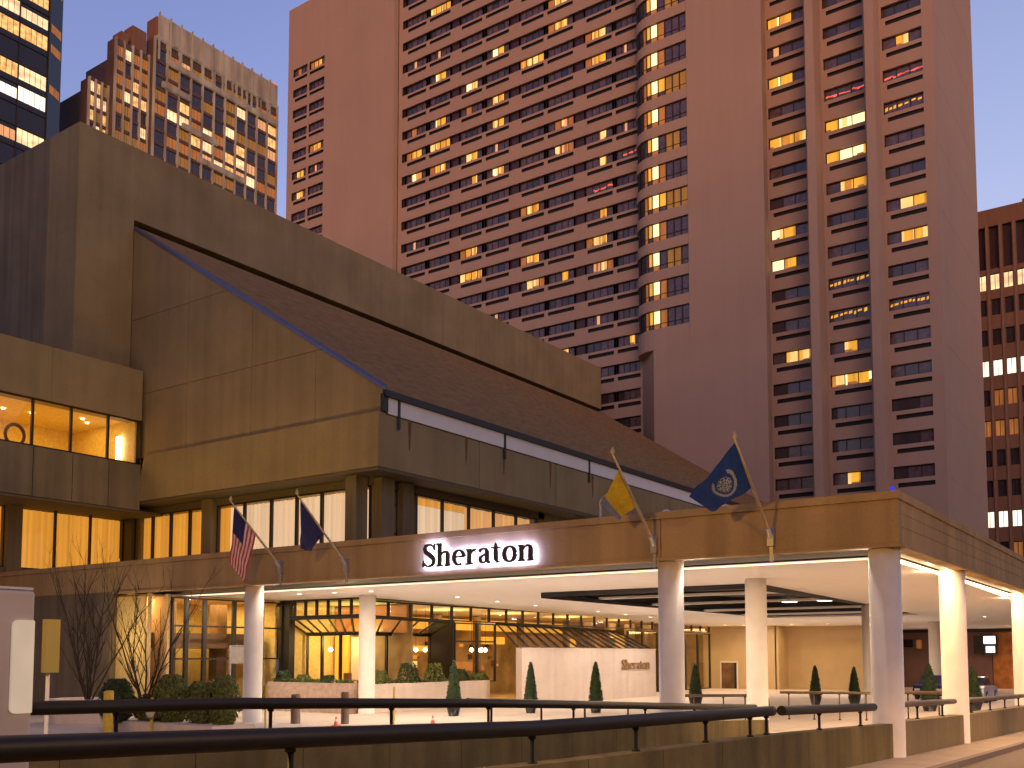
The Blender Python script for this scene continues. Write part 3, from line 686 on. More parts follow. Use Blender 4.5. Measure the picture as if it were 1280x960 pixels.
pl = thing('', (0, 0, 0), '', '') if False else None
mb = MB()
for u, v in ((-34.9, 38.2), (-34.9, 39.8), (-35.1, 41.6), (-34.9, 43.4), (-34.4, 46.2), (-37.3, 36.6), (-36.8, 38.8), (-33.6, 41.9), (-33.5, 43.7), (-35.0, 40.7), (-33.9, 45.2), (-36, 47.8)):
    mb.lathe([(.04, .13), (.13, 0), (.04, -.11)], 'bulb', (u, v, 2.95), 12); mb.tube([(u, v, 3.1), (u, v, 5.2)], .015, 'frame', 4)
mb.build('pendant_lamp', pod)
lamp('restaurant_lamp', 'AREA', (-37, 46, 5.1), 520, (1, .72, .30), 4, sy=16)
for v_ in (38, 44, 50, 57, 64): lamp('ceiling_fill_light', 'AREA', (-35.5, v_, 3.9), 130, (1, .76, .34), 1.5, rot=(pi, 0, 0))  # upward lights added to brighten the ceiling, without fixtures
lamp('back_restaurant_lamp', 'AREA', (-36, 66, 5.0), 420, (1, .72, .30), 3, sy=14)
mb = MB(); mb.box((-41, 34.15, 5.28), (-32.65, 37.78, 5.36), 'olive_ceiling'); mb.box((-41, 37.79, .02), (-37.9, 37.9, 5.25), 'room'); mb.box((-38.3, 34.4, 0), (-38.15, 37.7, 5.27), 'room'); mb.build('dining_corner_lining', pod)
mb = MB()                                    # tables and chairs seen as dark shapes inside
for v in (36.9, 38.5, 40.2, 42.2, 44.4, 47):
    mb.lathe([(.45, 0), (.45, .05)], 'room_brown', (-35.6, v, 1.35), 14); mb.tube([(-35.6, v, 0), (-35.6, v, 1.35)], .06, 'frame', 6)
    mb.box((-36.4, v-.25, .9), (-36.3, v+.25, 1.75), 'room_brown'); mb.box((-35.8, v+.55, .9), (-35.4, v+.62, 1.75), 'room_brown')
mb.build('dining_set', pod)
# back of the drive court
mb = MB(); mb.box((-33.4, 74.5, -.5), (-27.3, 75, 5.05), 'cream'); mb.box((-27.3, 76.5, -.5), (-20.6, 77, 5.05), 'cream'); mb.box((-27.4, 74.5, -.5), (-27.1, 76.5, 5.05), 'cream')
bw = mb.build('court_wall', pod)
mb = MB(); mb.box((-31.85, 74.47, 0), (-30.55, 74.5, 2.05), 'room_brown'); mb.box((-30.75, 74.44, 0), (-30.55, 74.47, 2.05), 'frame'); mb.box((-31.95, 74.45, 0), (-31.85, 74.5, 2.1), 'paint'); mb.box((-30.55, 74.45, 0), (-30.45, 74.5, 2.1), 'paint'); mb.box((-31.95, 74.45, 2.05), (-30.45, 74.5, 2.15), 'paint'); mb.build('door', pod)
lamp('court_uplight', 'AREA', (-29, 73, 4.6), 170, (1, .60, .24), 8, sy=.5, rot=(radians(-35), 0, 0))
lamp('court_uplight', 'AREA', (-23.8, 75, 4.6), 70, (1, .58, .18), 5, sy=.5, rot=(radians(-35), 0, 0))
# low building right behind the drive court (garage front under the tower)
gar = thing('garage_front', (-10, 87, -1), 'dusky brown garage wall with lit screens and timber bay beyond the drive', 'wall')
mb = MB(); mb.box((-24, 86.3, -1), (-13.95, 86.9, 5.2), 'mauve'); mb.box((-24, 86.2, 4.5), (-6, 86.3, 5.3), 'gutter'); mb.build('wall', gar)
mb = MB(); mb.box((-13.9, 86.4, -1), (-6, 86.9, 5.2), 'orangewall'); mb.box((-13.9, 86.3, 3.9), (-11.2, 86.4, 4.5), 'orangewall'); mb.box((-12.3, 86.33, -1), (-12.0, 86.4, 3.6), 'frame'); mb.build('timber_bay', gar)
mb = MB(); mb.box((-15.2, 86.0, 2.75), (-14.6, 86.28, 4.2), 'frame'); mb.box((-14.6, 85.9, 2.7), (-13.5, 86.2, 4.25), 'frame'); mb.build('screen_case', gar)
mb = MB(); mb.box((-14.45, 85.86, 3.55), (-13.6, 85.9, 4.15), 'screen'); mb.box((-14.3, 85.86, 2.85), (-13.65, 85.9, 3.35), 'screen'); mb.build('screen', gar)
mb = MB(); mb.box((-21.6, 86.2, 3.3), (-19.9, 86.3, 3.95), 'dark'); mb.box((-19.6, 86.2, 3.2), (-19.2, 86.3, 3.9), 'lit_dim'); mb.build('sign_panel', gar)
lamp('timber_bay_lamp', 'AREA', (-11, 85, 3.9), 160, (1, .55, .18), 3, sy=.4, rot=(radians(-40), 0, 0))
lamp('garage_lamp', 'AREA', (-18, 84, 4.4), 90, (1, .62, .42), 4, sy=.4, rot=(radians(-30), 0, 0))
# ================================================================== CANOPY
can = thing('entrance_canopy', (-20, 26, 0), 'broad flat concrete entrance canopy with lit white soffit on round columns', 'canopy')
U0, V0, FZ0, FZ1 = -6.28, 26.0, 5.44, 6.88
mb = MB()
J = [-60, -50, -40.4, -31.3, -22.1, -12.95]
S = J+[U0]
for a, b in zip(S, S[1:]): mb.box((a+.012, V0, FZ0+.10), (b-(.012 if b != U0 else 0), V0+.34, FZ1-.22), 'canopy')
mb.box((-60, V0-.05, FZ1-.21), (U0+.05, V0+.45, FZ1), 'canopy'); mb.box((-40.4, V0-.06, FZ0), (U0+.06, V0+.36, FZ0+.09), 'canopy'); mb.box((-60, V0+.05, FZ0+.11), (U0-.01, V0+.3, FZ1-.23), 'podium_dark')
mb.build('front_fascia', can)
mb = MB()
S = [V0+.351, 34.8, 43.2, 51.6, 60, 68.4, 76]
for a, b in zip(S, S[1:]): mb.box((U0-.34, a+.01, FZ0+.10), (U0, b-.01, FZ1-.22), 'canopy')
mb.box((U0-.45, V0+.46, FZ1-.21), (U0+.05, 76, FZ1), 'canopy'); mb.box((U0-.36, V0+.37, FZ0), (U0+.06, 76, FZ0+.09), 'canopy')
for i in range(2): mb.box((U0+.0, V0+.4, FZ1-.55-.35*i), (U0+.012, 76, FZ1-.53-.35*i), 'canopy')
mb.build('side_fascia', can)
mb = MB(); mb.box((-60, 24.8, -1), (-40.45, 25.98, 1.0), 'podium_dark') if False else None
mb.box((-60, V0+.001, -1), (-40.5, V0+.34, FZ0+.09), 'podium_dark'); mb.box((-60, V0+.34, FZ1-.3), (U0-.34, 34, FZ1-.1), 'podium_dark'); mb.box((-32.3, 34, FZ1-.3), (U0-.34, 76, FZ1-.1), 'podium_dark')
mb.build('roof_slab', can)
# soffit, set back behind a dark slot along both fascias
SK = dict(u0=-23.6, u1=-13.9, v0=35.9, v1=62.0)
mb = MB()
def sof(u0, u1, v0, v1, m='paint'):
    mb.hexa([(u0, v0, zsof(v0)), (u1, v0, zsof(v0)), (u1, v1, zsof(v1)), (u0, v1, zsof(v1)), (u0, v0, zsof(v0)+.08), (u1, v0, zsof(v0)+.08), (u1, v1, zsof(v1)+.08), (u0, v1, zsof(v1)+.08)], m)
ue = -7.22; vs = V0+3.0
sof(-41, SK['u0'], vs, SK['v0']) if False else None
sof(-41, -32.55, vs, 34.0)
sof(-32.5, SK['u0'], vs, SK['v0']); sof(-32.5, SK['u0'], SK['v0'], SK['v1']); sof(-33.2, SK['u0'], SK['v1'], 77)
sof(SK['u0'], SK['u1'], vs, SK['v0']); sof(SK['u0'], SK['u1'], SK['v1'], 77)
sof(SK['u1'], ue, vs, SK['v0']); sof(SK['u1'], ue, SK['v0'], SK['v1']); sof(SK['u1'], ue, SK['v1'], 80); sof(-24, -12, 77.0, 86.2)
mb.build('soffit', can)
mb = MB()                                    # slot lining
mb.box((-41, V0+.36, ZS+.12), (U0-.35, vs-.001, ZS+.30), 'gutter'); mb.box((ue+.001, vs, ZS+.12), (U0-.37, 76, ZS+.30), 'gutter')
mb.build('slot_lining', can)
mb = MB(); mb.box((-39.5, vs-.025, ZS+.005), (ue+.0, vs-.002, ZS+.045), 'led_front'); mb.build('cove_strip', can)
mb = MB(); mb.box((ue+.002, vs+.1, ZS-.05), (ue+.03, 76, ZS+.03), 'led'); mb.build('led_strip', can)
mb = MB()                                    # skylight well with beams across
mb.box((SK['u0'], SK['v0'], ZS+.75), (SK['u1'], SK['v1'], ZS+.85), 'skylight')
for a, b in (((SK['u0'], SK['v0']-.1), (SK['u1'], SK['v0'])), ((SK['u0'], SK['v1']), (SK['u1'], SK['v1']+.1))): mb.box((a[0], a[1], 5.2), (b[0], b[1], ZS+.85), 'gutter')
mb.box((SK['u0']-.1, SK['v0'], 5.15), (SK['u0'], SK['v1'], ZS+.85), 'gutter'); mb.box((SK['u1'], SK['v0'], 5.15), (SK['u1']+.1, SK['v1'], ZS+.85), 'gutter')
mb.build('skylight_well', can)
for v in (41.0, 46.5, 53.0, 58.6):
    mb = MB(); mb.box((SK['u0']+.01, v-.28, zsof(v)), (SK['u1']-.01, v+.28, zsof(v)+.10), 'paint'); mb.build('skylight_beam', can)
for v in (38.1, 43.6, 49.6, 56):
    mb = MB(); mb.box((SK['u0']+.01, v-.07, ZS+.5), (SK['u1']-.01, v+.07, ZS+.7), 'dark'); mb.build('skylight_louvre', can)
for i, (u, v) in enumerate(((-15.5, 55.5), (-17.5, 55.8), (-19.6, 56.0))):
    mb = MB(); mb.box((u-.35, v-.5, ZS+.30), (u+.35, v+.1, ZS+.34), 'downlight'); mb.build('skylight_lamp', can)
def col(u, v, r=.375, z0=-.4):
    mb = MB(); n = 32; z1 = zsof(v)+.12 if (abs(u+6.75) > .5 and abs(v-26.45) > .5) else FZ0+.02
    mb.lathe([(r, z0), (r, z1)], 'column', (u, v, 0), 36)
    mb.build('column', can)
for u, v in ((-6.75, 26.45), (-6.75, 34.8), (-6.75, 49.6), (-12.86, 26.45), (-31.32, 26.45), (-13.1, 33.8), (-13.7, 50.6), (-15.2, 72.0), (-31.3, 33.0)): col(u, v, .40 if u == -6.75 else .375)
DL = [(-33.2, 30.6), (-31.2, 30.8), (-29.2, 31.0), (-28.6, 36.2), (-28.9, 39.8), (-29, 43.4), (-29, 50), (-29.2, 53.7), (-29.4, 57.4), (-29.6, 61.5), (-30, 71), (-29, 72.2), (-28, 73), (-11.0, 66), (-25, 71.5), (-22.5, 72), (-35.6, 30.2)]
for u, v in DL:
    mb = MB(); z = zsof(v); mb.lathe([(.10, 0), (.10, -.015)], 'downlight', (u, v, z-.002), 14); mb.lathe([(.14, 0), (.14, -.01)], 'paint', (u, v, z-.001), 16); mb.build('downlight', can)
    lamp('downlight_beam', 'AREA', (u, v, z-.05), 26, (1, .80, .60), .22)
for u, v in ((-36, 29.8), (-27.5, 29.8), (-21, 30), (-14.5, 30.5), (-10, 31), (-10.2, 38), (-10.2, 46), (-10.5, 55), (-11, 64), (-27, 34), (-26, 43), (-26, 49), (-26.5, 55), (-27, 65), (-19, 66), (-18.5, 33)):
    lamp('court_light', 'AREA', (u, v, zsof(v)-.03), 215 if u < -16 else 150, (1, .84, .70) if u < -16 else (1, .74, .5), .3)
# spots added near the ground to brighten the soffit, no fixtures there
for u, v, e in ((-30, 29.3, 90), (-22, 29.5, 120), (-16, 31, 110), (-10.3, 30, 50), (-28.5, 40, 130), (-25.5, 51, 150), (-26.5, 64, 120), (-18, 68, 120), (-10.5, 42, 60), (-10.5, 56, 70), (-16, 80, 60)):
    lamp('soffit_fill_spot', 'SPOT', (u, v, .35), e*1.5, (1, .84, .72) if u < -14 else (1, .74, .50), .25, rot=(pi, 0, 0), spot=140)
# strip lamps in the slot on the column line: washes on the columns
for u, v in ((-6.75, 35.5), (-6.75, 50.4)): lamp('led_wash', 'POINT', (-7.25, v-1.6, 5.1), 30, (1, .66, .42), .05)
lamp('side_slot_strip', 'AREA', (-6.9, 42, 5.5), 900, (1, .60, .28), .25, sy=26)
for u in (-31.32, -12.86, -6.75): lamp('column_wash', 'POINT', (u+.66 if u != -6.75 else u-.66, 26.9, 5.2), 45, (1, .86, .72), .05)
lamp('vestibule_light', 'POINT', (-40.0, 26.6, 4.95), 60, (1, .74, .44), .06); lamp('vestibule_light', 'POINT', (-38.9, 24.6, 3.4), 110, (1, .72, .40), .06)
# ------------------------------------------------------------------ lettering
def stroke(mb, pts, m, d0, d1, O, sx):
    """pts: (x, z, width); variable-width ribbon made solid, O/sx map letter plane to the wall"""
    n = len(pts); L = []; Rr = []
    for i, (x, z, w) in enumerate(pts):
        x0, z0, _ = pts[max(i-1, 0)]; x1, z1, _ = pts[min(i+1, n-1)]
        l = math.hypot(x1-x0, z1-z0) or 1; nx, nz = -(z1-z0)/l, (x1-x0)/l
        L.append((x+nx*w/2, z+nz*w/2)); Rr.append((x-nx*w/2, z-nz*w/2))
    for i in range(n-1):
        q = [Rr[i], Rr[i+1], L[i+1], L[i]]
        mb.hexa([O(p[0]*sx, d1, p[1]*sx) for p in q]+[O(p[0]*sx, d0, p[1]*sx) for p in q], m)
def arcp(cx, cz, rx, rz, a0, a1, thick, thin, n=14):
    out = []
    for i in range(n+1):
        a = radians(a0+(a1-a0)*i/n); out.append((cx+rx*cos(a), cz+rz*sin(a), thin+(thick-thin)*abs(cos(a))**1.4))
    return out
def glyph(ch):
    T, t = .185, .085; S = []; xh = .66
    def serif(x, z, w=.30): S.append([(x-w/2, z+.01, .075), (x+w/2, z+.01, .075)])
    if ch == 'S':
        S.append([(.57, .76, .09), (.52, .88, .09), (.42, .95, .09), (.30, .96, .12), (.17, .92, .15), (.12, .80, .17), (.17, .67, .19), (.30, .56, .21), (.44, .45, .21), (.54, .33, .18), (.54, .19, .15), (.45, .07, .12), (.30, .04, .09), (.17, .07, .09), (.07, .20, .09)])
        S.append([(.58, 1.0, .07), (.58, .70, .07)]); S.append([(.055, .0, .07), (.055, .30, .07)]); w = .66
    elif ch in 'hn':
        top = 1.0 if ch == 'h' else xh
        S.append([(.15, 0, T), (.15, top, T)]); serif(.15, .022, .30); S.append([(.0, top-.035, .075), (.15, top-.035, .075)])
        S.append([(.20, .48, .08), (.29, .58, .09), (.40, .62, .12), (.49, .60, .14), (.52, .48, T), (.52, .25, T), (.52, 0, T)]); serif(.52, .022, .28); w = .72
    elif ch == 'e':
        S.append(arcp(.31, .33, .225, .30, 0, 300, T, t, 20)); S.append([(.12, .36, .085), (.54, .36, .085)]); w = .62
    elif ch == 'r':
        S.append([(.15, 0, T), (.15, xh, T)]); serif(.15, .022, .32); S.append([(.0, xh-.035, .075), (.15, xh-.035, .075)])
        S.append([(.20, .44, .08), (.29, .56, .09), (.38, .60, .14), (.44, .58, .14)]); w = .50
    elif ch == 'a':
        S.append([(.10, .49, .14), (.15, .58, .11), (.27, .62, .09), (.38, .60, .12), (.42, .48, T), (.42, .25, T), (.42, .10, T), (.50, .04, .10), (.59, .07, .07)])
        S.append([(.42, .40, .08), (.25, .35, .09), (.14, .26, .14), (.14, .13, .14), (.22, .045, .09), (.32, .07, .08), (.42, .16, .08)]); w = .60
    elif ch == 't':
        S.append([(.20, .84, .04), (.20, .74, .11), (.20, .45, T), (.20, .16, T), (.27, .04, .10), (.38, .07, .04)]); S.append([(.0, xh-.035, .075), (.42, xh-.035, .075)]); w = .46
    elif ch == 'o':
        S.append(arcp(.32, .33, .225, .30, 0, 360, T, t, 24)); w = .66
    return S, w
def word(txt, O, sx, m, d, par, halo=False, slope=0):
    x = 0
    for i, ch in enumerate(txt):
        S, w = glyph(ch); mb = MB()
        for k, st in enumerate(S): stroke(mb, st, m, d+.001*k, d-.05-.001*k, lambda a, b, c, x=x: O(a+x*sx, b, c), sx)
        mb.build('letter', par)
        if halo:
            hb = MB()
            for k, st in enumerate(S): stroke(hb, [(p[0], p[1], max(.03, p[2]*.5)) for p in st], 'halo', d-.052-.0008*k, d-.075-.001*k, lambda a, b, c, x=x: O(a+x*sx, b, c), sx)
            hb.build('halo_light', par)
        x += w
    return x
sg = thing('hotel_sign', (-19.6, 25.9, 5.7), 'large dark halo-lit letters reading Sheraton on the canopy fascia', 'sign')
word('Sheraton', lambda a, b, c: (-21.95+a*.95, 25.96-b, 5.68+c*.80), 1.0, 'letter_dark', .15, sg, True)
# the sign object's x-scale is set by letter widths (total 5.04 units)
# ================================================================== SIGN WALL
sw = thing('sign_wall', (-29.6, 50, 0), 'long pale limestone wall below the greenhouse roof', 'wall')
mb = MB(); panels(mb, PB(-29.5), 43.1, 58.3, 0, 3.0, (46.8, 50.6, 54.4), (1.5,), 'limestone', .3, .008); mb.box((-29.85, 42.8, 0), (-29.48, 43.09, 3.0), 'limestone'); mb.box((-32.4, 42.8, 0), (-29.86, 43.0, 3.0), 'limestone') if False else None
mb.box((-29.85, 42.78, 3.0), (-29.45, 58.3, 3.06), 'limestone'); mb.build('stone_face', sw)
s2 = thing('wall_lettering', (-29.4, 55.5, 1.8), 'small bronze letters reading Sheraton on the pale stone wall', 'sign')
word('Sheraton', lambda a, b, c: (-29.47+b, 53.6+a, 1.78+c*.80), .76, 'letter_bronze', .06, s2)
# ================================================================== FLAGS
def flag_cloth(par, P0, P1, Q1, Q0, matf, name='cloth', nu=30, nv=18, amp=.10, emb=False):
    """P0 tip-end hoist, P1 lower hoist, Q1/Q0 the fly corners; thick rippled cloth"""
    mb = MB(); P0, P1, Q0, Q1 = map(Vector, (P0, P1, Q0, Q1))
    nrm = ((P1-P0).cross(Q0-P0)).normalized()
    def pt(s, t, o=0):
        a = P0.lerp(P1, t); b = Q0.lerp(Q1, t); p = a.lerp(b, s)
        r = amp*s**.6*(sin(9*s+3*t)+.5*sin(17*s-5*t))+o
        p = p+nrm*r; p.z -= .16*s*(1-s)*(Q0-P0).length*.5
        return tuple(p)
    for i in range(nu):
        for j in range(nv):
            s0, s1, t0, t1 = i/nu, (i+1)/nu, j/nv, (j+1)/nv; m = matf((s0+s1)/2, (t0+t1)/2)
            mb.face([pt(s0, t0, .006), pt(s1, t0, .006), pt(s1, t1, .006), pt(s0, t1, .006)], m, True)
            mb.face([pt(s0, t0, -.006), pt(s0, t1, -.006), pt(s1, t1, -.006), pt(s1, t0, -.006)], m, True)
    return mb.build(name, par)
def flagpole(b, label_, flagf):
    base = Vector(b); d = Vector((0, -2.42, 2.25)) ; tip = base+d
    t = thing('flag', tuple(base), label_, 'flag', 'flags on slanting poles along the canopy')
    mb = MB(); mb.tube([base+Vector((0, .02, 0)), base+d*.5, tip], [.05, .042, .028], 'brass', 10); mb.build('pole', t)
    mb = MB(); mb.lathe([(.02, -.02), (.07, .04), (.05, .12), (.01, .2)], 'brass', tuple(tip), 12); mb.build('finial', t)
    mb = MB(); mb.box((base.x-.09, 25.86, base.z-.28), (base.x+.09, 26.0, base.z+.22), 'steel'); mb.tube([base+Vector((0, .0, -.05)), base+d*.09], .075, 'steel', 10); mb.box((base.x-.05, 25.93, base.z-.7), (base.x+.05, 25.99, base.z-.28), 'steel'); mb.build('bracket', t)
    flagf(t, base, d, tip)
def usf(t, b, d, tip):
    p0, p1 = b+d*.93, b+d*.50
    def mf(s, q):
        if s < .42 and q < .54: return 'flag_navy'
        return 'flag_red' if int(q*13) % 2 == 0 else 'flag_white'
    flag_cloth(t, p0, p1, p1+Vector((-.75, .1, -1.75)), p0+Vector((-.75, .45, -2.05)), mf, amp=.07, nu=26, nv=26)
def navyf(t, b, d, tip):
    p0, p1 = b+d*.93, b+d*.46
    flag_cloth(t, p0, p1, p1+Vector((-.75, .05, -.60)), p0+Vector((-.55, .55, -1.65)), lambda s, q: 'flag_navy', amp=.05)
def yelf(t, b, d, tip):
    p0, p1 = b+d*.84, b+d*.44
    flag_cloth(t, p0, p1, p1+Vector((-.70, .2, -.30)), p0+Vector((-.80, .3, -.85)), lambda s, q: 'flag_sky' if (s < .06 or s > .8) else 'flag_yellow', amp=.06)
def unf(t, b, d, tip):
    p0, p1 = b+d*.97, b+d*.52
    def mf(s, q):
        x, y = (s-.45)*1.45, q-.52; r = math.hypot(x, y)
        if .27 < r < .345 and not (y < -.12 and abs(x) < .2): return 'emblem'
        if r < .2 and (abs((r*15) % 1-.5) > .28 or sin(9*math.atan2(y, x)) > .3): return 'emblem'
        return 'flag_blue'
    flag_cloth(t, p0, p1, p1+Vector((-1.25, .2, -.50)), p0+Vector((-1.4, .2, -1.25)), mf, amp=.06, nu=64, nv=48)
flagpole((-29.21, 25.9, 6.1), 'United States flag, leftmost of the four flags on the canopy', usf)
flagpole((-25.68, 25.9, 6.02), 'plain dark navy flag hanging on a slanting pole', navyf)
flagpole((-13.13, 25.9, 5.95), 'small yellow and pale blue flag on a slanting pole', yelf)
flagpole((-9.59, 25.9, 5.93), 'large blue flag with a pale wreath emblem', unf)
# ================================================================== RAILINGS AND LOW WALLS
def zr(v, pts):
    for (a, za), (b, zb_) in zip(pts, pts[1:]):
        if v <= b or (b, zb_) == pts[-1]: return za+(zb_-za)*(v-a)/(b-a)
ZF = [(-8, 2.45), (3.5, 2.06), (9.9, 1.81), (17.8, 1.65), (24.8, 1.42)]
ZM = [(-4, 2.25), (7, 2.0), (10.3, 1.93), (16.6, 1.68), (27.3, 1.15), (33, .88)]
def sloped_wall(name, label_, u0, u1, v0, v1, prof, m, drop=.43, group=None):
    t = thing(name, (u0, v0, -1), label_, 'low wall', group)
    mb = MB(); st = 2.2; n = max(1, round((v1-v0)/st))
    for i in range(n):
        a, b = v0+(v1-v0)*i/n, v0+(v1-v0)*(i+1)/n-.012
        mb.hexa([(u0, a, -1.1), (u1, a, -1.1), (u1, b, -1.1), (u0, b, -1.1), (u0, a, zr(a, prof)-drop), (u1, a, zr(a, prof)-drop), (u1, b, zr(b, prof)-drop), (u0, b, zr(b, prof)-drop)], m)
    mb.build('wall_panel', t)
    return t
def railing(label_, pts, posts, r=.095, drop=.43, m='rail', pm='rail', brackets=True, square=False):
    t = thing('handrail', pts[0], label_, 'railing')
    mb = MB(); mb.tube(pts, r, m, 14); mb.build('rail', t)
    def at(k):
        P = [Vector(p) for p in pts]; tot = sum((b-a).length for a, b in zip(P, P[1:])); d = k*tot
        for a, b in zip(P, P[1:]):
            if d <= (b-a).length+1e-6: return a.lerp(b, d/(b-a).length)
            d -= (b-a).length
        return P[-1]
    for k in posts:
        p = at(k); mb = MB(); mb.tube([(p.x, p.y, p.z-drop-.02), (p.x, p.y, p.z-.05)], .03, pm, 8)
        if brackets: mb.lathe([(.0, -.02), (.06, 0), (.06, .03)], pm, (p.x, p.y, p.z-drop), 10); mb.tube([(p.x, p.y, p.z-r*.6), (p.x-.0, p.y, p.z-r-.03)], .05, pm, 8)
        mb.build('post', t)
    return t
sloped_wall('ramp_wall', 'nearest long olive-brown concrete ramp wall along the bottom edge', -6.85, -6.55, -4, 26.05, ZF, 'parapet')
sloped_wall('ramp_wall', 'lit concrete ramp wall behind the nearest handrail', -12.65, -12.4, 3, 33, ZM, 'parapet')
fr = [(-6.7, v, zr(v, ZF)) for v in (-4, 3.5, 9.9, 17.8-.0, 18.0)]
railing('nearest thick dark handrail running across the whole bottom left', fr, [(v+4)/22 for v in (1.8, 6.1, 9.95, 12.6, 15.0, 16.9, 17.7)])
railing('short thick dark handrail just left of the corner column', [(-6.7, v, zr(v, ZF)) for v in (18.5, 24.9)], (.35, .82))
railing('long thin dark handrail behind the nearest one, starting at the grey booth', [(-12.5, v, zr(v, ZM)) for v in (5.5, 10.3, 16.6, 27.3, 32)], (.10, .205, .315, .43, .56, .7, .85))
railing('brown capped handrail in front of the pale sign wall', [(-14.6, 18.9, 1.56), (-14.6, 27, 1.15), (-14.6, 35, .72)], (.06, .2, .34, .5, .65, .8), r=.10, m='wood', pm='frame', drop=.6)
railing('pale grey handrail bending down at its end near the lone white column', [(-16.72, 35.4, 1.1), (-14.4, 37.5, 1.1), (-14.2, 37.7, .95), (-14.15, 37.75, .4)], (.1, .4, .62), r=.06, m='rail2', pm='rail2', drop=1.1)
railing('thin brown handrail in front of the two far topiaries', [(-14.65, 40.3, 1.12), (-11.3, 41.6, 1.12)], (.1, .38, .66, .95), r=.055, m='wood', pm='rail2', drop=1.1)
railing('dark handrail behind the first parapet right of the corner column', [(-10.4, 43.3, 1.12), (-8.9, 43.35, 1.12)], (.1, .9), r=.07, m='wood', pm='rail', drop=1.1)
ZS2 = [(26, 1.42), (34.8, 1.18), (50, .85), (60, .6)]
for i, (a, b, lb, rl) in enumerate(((27.0, 34.3, 'concrete parapet between the corner column and the second column', 'grey-brown handrail on the parapet right of the corner column'), (35.3, 49.1, 'concrete parapet beyond the second column at the right edge', 'grey-brown handrail on the rightmost parapet before the parked car'))):
    sloped_wall('parapet_wall', lb, -6.9, -6.45, a-.2, b+.1, ZS2, 'podium')
    railing(rl, [(-6.68, v, zr(v, ZS2)) for v in (a+.1, b-.1)], (.12, .38, .62, .88) if i else (.3, .75), r=.085, m='rail2', pm='rail')
# ================================================================== GREENERY
def leaves(mb, rng, n, fn, size, m):
    for _ in range(n):
        p, o = fn(rng); p = Vector(p); o = Vector(o).normalized()
        a = o.cross(Vector((rng.random()-.5, rng.random()-.5, rng.random()-.5))).normalized(); b = o.cross(a)
        s = size*(.6+.8*rng.random()); tl = o*(s*.5*rng.random())
        mb.face([p-a*s*.5, p+b*s*.35-tl, p+a*s*.5+tl, p-b*s*.35], m)
def topiary(loc, h, label_, r=.3):
    t = thing('topiary', loc, label_, 'topiary', 'conical topiary shrubs in black pots')
    mb = MB(); mb.lathe([(r*.75, 0), (r*1.15, .55*h/2.4), (r*1.2, .62*h/2.4), (r*1.05, .62*h/2.4), (r*1.0, .56*h/2.4)], 'pot', loc, 20); mb.build('pot', t)
    mb = MB(); z0 = .58*h/2.4; H = h-z0; rng = random.Random(int(loc[0]*100))
    prof = lambda q: r*1.1*(min(1, q*9+.55))*(1-q)**.62+.012
    mb.lathe([(prof(q/10)*.82, z0+H*q/10*.97) for q in range(11)], 'leaf', loc, 12)
    def fn(g):
        q = g.random()**1.35; a = g.random()*2*pi; rr = prof(q)*(.86+.2*g.random())
        return (loc[0]+rr*cos(a), loc[1]+rr*sin(a), loc[2]+z0+H*q), (cos(a), sin(a), .55)
    leaves(mb, rng, 1500, fn, .085, 'leaf'); mb.build('foliage', t)
topiary((-27.2, 34.2, 0), 2.42, 'tall conical topiary whose pot shows below the rails, left of the sign wall')
topiary((-25.6, 37.9, 0), 2.35, 'conical topiary before the left end of the pale sign wall', .27)
topiary((-23.3, 39.9, 0), 2.35, 'conical topiary before the middle of the pale sign wall', .29)
topiary((-21.63+.55, 46.0, 0), 2.2, 'conical topiary half hidden by the front white column', .3)
topiary((-16.9, 51.8, 0), 2.1, 'left one of the two small topiaries before the cream back wall', .27)
topiary((-15.0, 52.2, 0), 2.05, 'right one of the two small topiaries before the cream back wall', .27)
topiary((-10.9, 50.2, 0), 2.25, 'ragged grey-green topiary between the corner and second columns', .36)
topiary((-9.05, 50.8, 0), 2.1, 'ragged grey-green topiary at the right beside the parked car', .34)
def bush(loc, rx, ry, h, label_, m='leaf2', n=1500, s=.11):
    mb = MB(); rng = random.Random(int(loc[0]*37+loc[1]*11))
    mb.lathe([(min(rx, ry)*.82*sin(pi*(.12+.76*q/8))**.6, h*q/8*.93) for q in range(9)], m, loc, 12)
    def fn(g):
        a = g.random()*2*pi; c = g.random(); w = sin(pi*(.10+.84*c))**.55*(.85+.25*g.random()+.06*sin(5*a+9*c))
        return (loc[0]+rx*w*cos(a), loc[1]+ry*w*sin(a), loc[2]+h*c), (cos(a), sin(a), c-.3)
    leaves(mb, rng, n, fn, s, m)
    t = mb.build('shrub', loc=loc); tag(t, label_, 'shrub', 'clipped shrubs before the entrance')
bush((-32.5, 21.2, .25), .65, .6, 1.55, 'dark round clipped shrub by the yellow bollard', 'leaf')
bush((-30.4, 22.0, .25), .75, .6, 1.72, 'large round yellow-green shrub right of the bare lit tree', 'leaf2')
bush((-28.9, 22.2, .25), .8, .5, 1.5, 'low spreading shrub between the two taller clipped ones', 'leaf2')
bush((-27.75, 22.2, .25), .55, .5, 1.72, 'upright yellow-green shrub left of the lit column', 'leaf2')
bush((-31.5, 22.0, .25), .85, .5, 1.0, 'low mounded ground shrub under the bare lit tree', 'leaf2')
